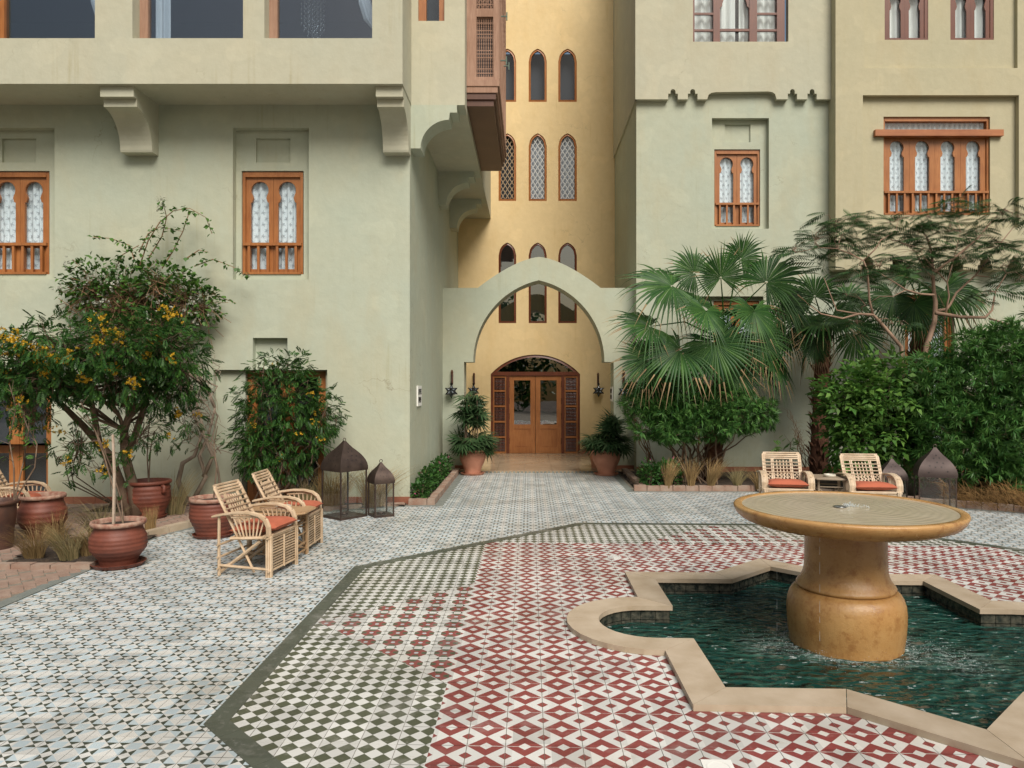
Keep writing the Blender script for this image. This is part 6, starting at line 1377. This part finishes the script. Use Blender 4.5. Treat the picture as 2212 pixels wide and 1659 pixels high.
# --- feathery tree
t = thing('feathery_tree', 'open-branched tree with feathery flat leaf sprays before the right wing', 'tree', (7.1, 13.0, 0)); mb = MB(); Yt = 13.0
def br(pl, r0, r1, Y=Yt): pp = [P(x, y, Y + (i*.04 if Y == Yt else 0)) for i, (x, y) in enumerate(pl)]; mb.tube(pp, [.72*(r0+(r1-r0)*i/(len(pp)-1)) for i in range(len(pp))], 7); return pp
allb = [br([(1985, 1010), (1990, 850), (2001, 749), (2019, 695), (2021, 653), (2017, 626), (2015, 580), (2013, 545), (2003, 514), (1985, 490)], .085, .015),
 br([(2021, 676), (2076, 685), (2128, 686), (2143, 670), (2150, 630), (2175, 590)], .05, .012, 12.9), br([(2137, 688), (2191, 705), (2225, 725)], .025, .015, 12.9), br([(2018, 588), (2066, 553), (2111, 516), (2140, 480), (2165, 455)], .035, .008, 12.8),
 br([(2020, 672), (2045, 668), (2053, 657), (2066, 632), (2107, 595), (2159, 528), (2190, 490)], .042, .01, 13.2), br([(2018, 637), (1988, 635), (1957, 626), (1936, 612), (1900, 590), (1890, 560)], .028, .008, 12.8),
 br([(1960, 1000), (1950, 850), (1947, 749), (1899, 693), (1886, 680), (1855, 678), (1820, 688), (1774, 678), (1750, 660)], .06, .01, 12.7), br([(1855, 678), (1807, 670), (1795, 639), (1780, 600)], .022, .007, 12.7), br([(1886, 680), (1878, 649), (1874, 585), (1865, 563), (1843, 551), (1809, 537), (1770, 535), (1720, 545)], .03, .006, 12.7), br([(1865, 563), (1890, 539), (1903, 518), (1935, 500), (1940, 475)], .02, .005, 12.7),
 br([(2040, 690), (2050, 640), (2046, 610), (2060, 560), (2075, 500), (2060, 450)], .025, .006, 12.9), br([(1978, 545), (2000, 585), (2015, 600)], .02, .015, 12.9), br([(2046, 610), (2000, 560), (1960, 530), (1930, 520)], .018, .005, 12.9), br([(2107, 595), (2150, 600), (2190, 560), (2215, 530)], .016, .005, 13.1), br([(1957, 626), (1930, 640), (1900, 640), (1870, 660)], .014, .005, 12.8)]
clus = [(1800, 485, 38), (1850, 478, 32), (1760, 520, 45), (1715, 540, 25), (1830, 520, 40), (1930, 480, 35), (1895, 510, 35), (1985, 500, 45), (2010, 470, 32), (2060, 440, 32), (2090, 460, 38), (2050, 500, 45), (2110, 510, 40), (2140, 535, 40), (2165, 465, 28), (2195, 475, 25), (2190, 540, 35), (1985, 545, 45), (2030, 540, 40), (1790, 560, 30), (1900, 575, 35), (1960, 580, 30), (2080, 560, 30), (2160, 580, 30), (1860, 600, 30), (2215, 600, 30), (1830, 640, 26), (1930, 700, 20), (2130, 640, 25), (1850, 700, 25)]
ends = [p for b in allb for p in b[3:]]; pts = []; dd = []
for (x, y, r_) in clus:
    c = P(x, y, Yt+U(-.35, .25)); near = min(ends, key=lambda p: (p-c).length); branches(mb, near, [c], .010, .004, 5, .06)
    for k in range(int(r_*.36)):
        tip = c + Vector((U(-1, 1)*r_*Yt/F, U(-.45, .45), U(-.55, .55)*r_*Yt/F)); branches(mb, c, [tip], .004, .002, 3, .02)
        for q in range(2): a = U(0, 6.28); pts.append(tip); dd.append((math.cos(a), math.sin(a)*.7, U(-.15, .35)))
rel(mb.build('trunk_and_branches', BARKP, t, True)); rel(scatter('leaves', *FEA, np.array(pts), np.array(dd), .37, L_POI, t))
# --- unseen trees behind the viewer, added for reflections and raised to cut low sky
pts = []; 
for k in range(9000):
    i = random.randrange(9); cx_ = -16+4*i+1.5*math.sin(i*3); d = rng.normal(size=3); d /= np.linalg.norm(d); pts.append(np.array([cx_, -15-2*math.cos(i*2), 4.6+.9*math.sin(i)])+d*np.array([3.0, 2.4, 4.4])*rng.random()**.4)
pts = np.array(pts); o = scatter('unseen_trees', *t_leaf(.6), pts, rng.normal(size=pts.shape), .55, L_CAS); tag(o, 'unseen dark mass of trees added behind the viewer, mirrored in the glass and blocking low sky', 'trees'); o['kind'] = 'stuff'
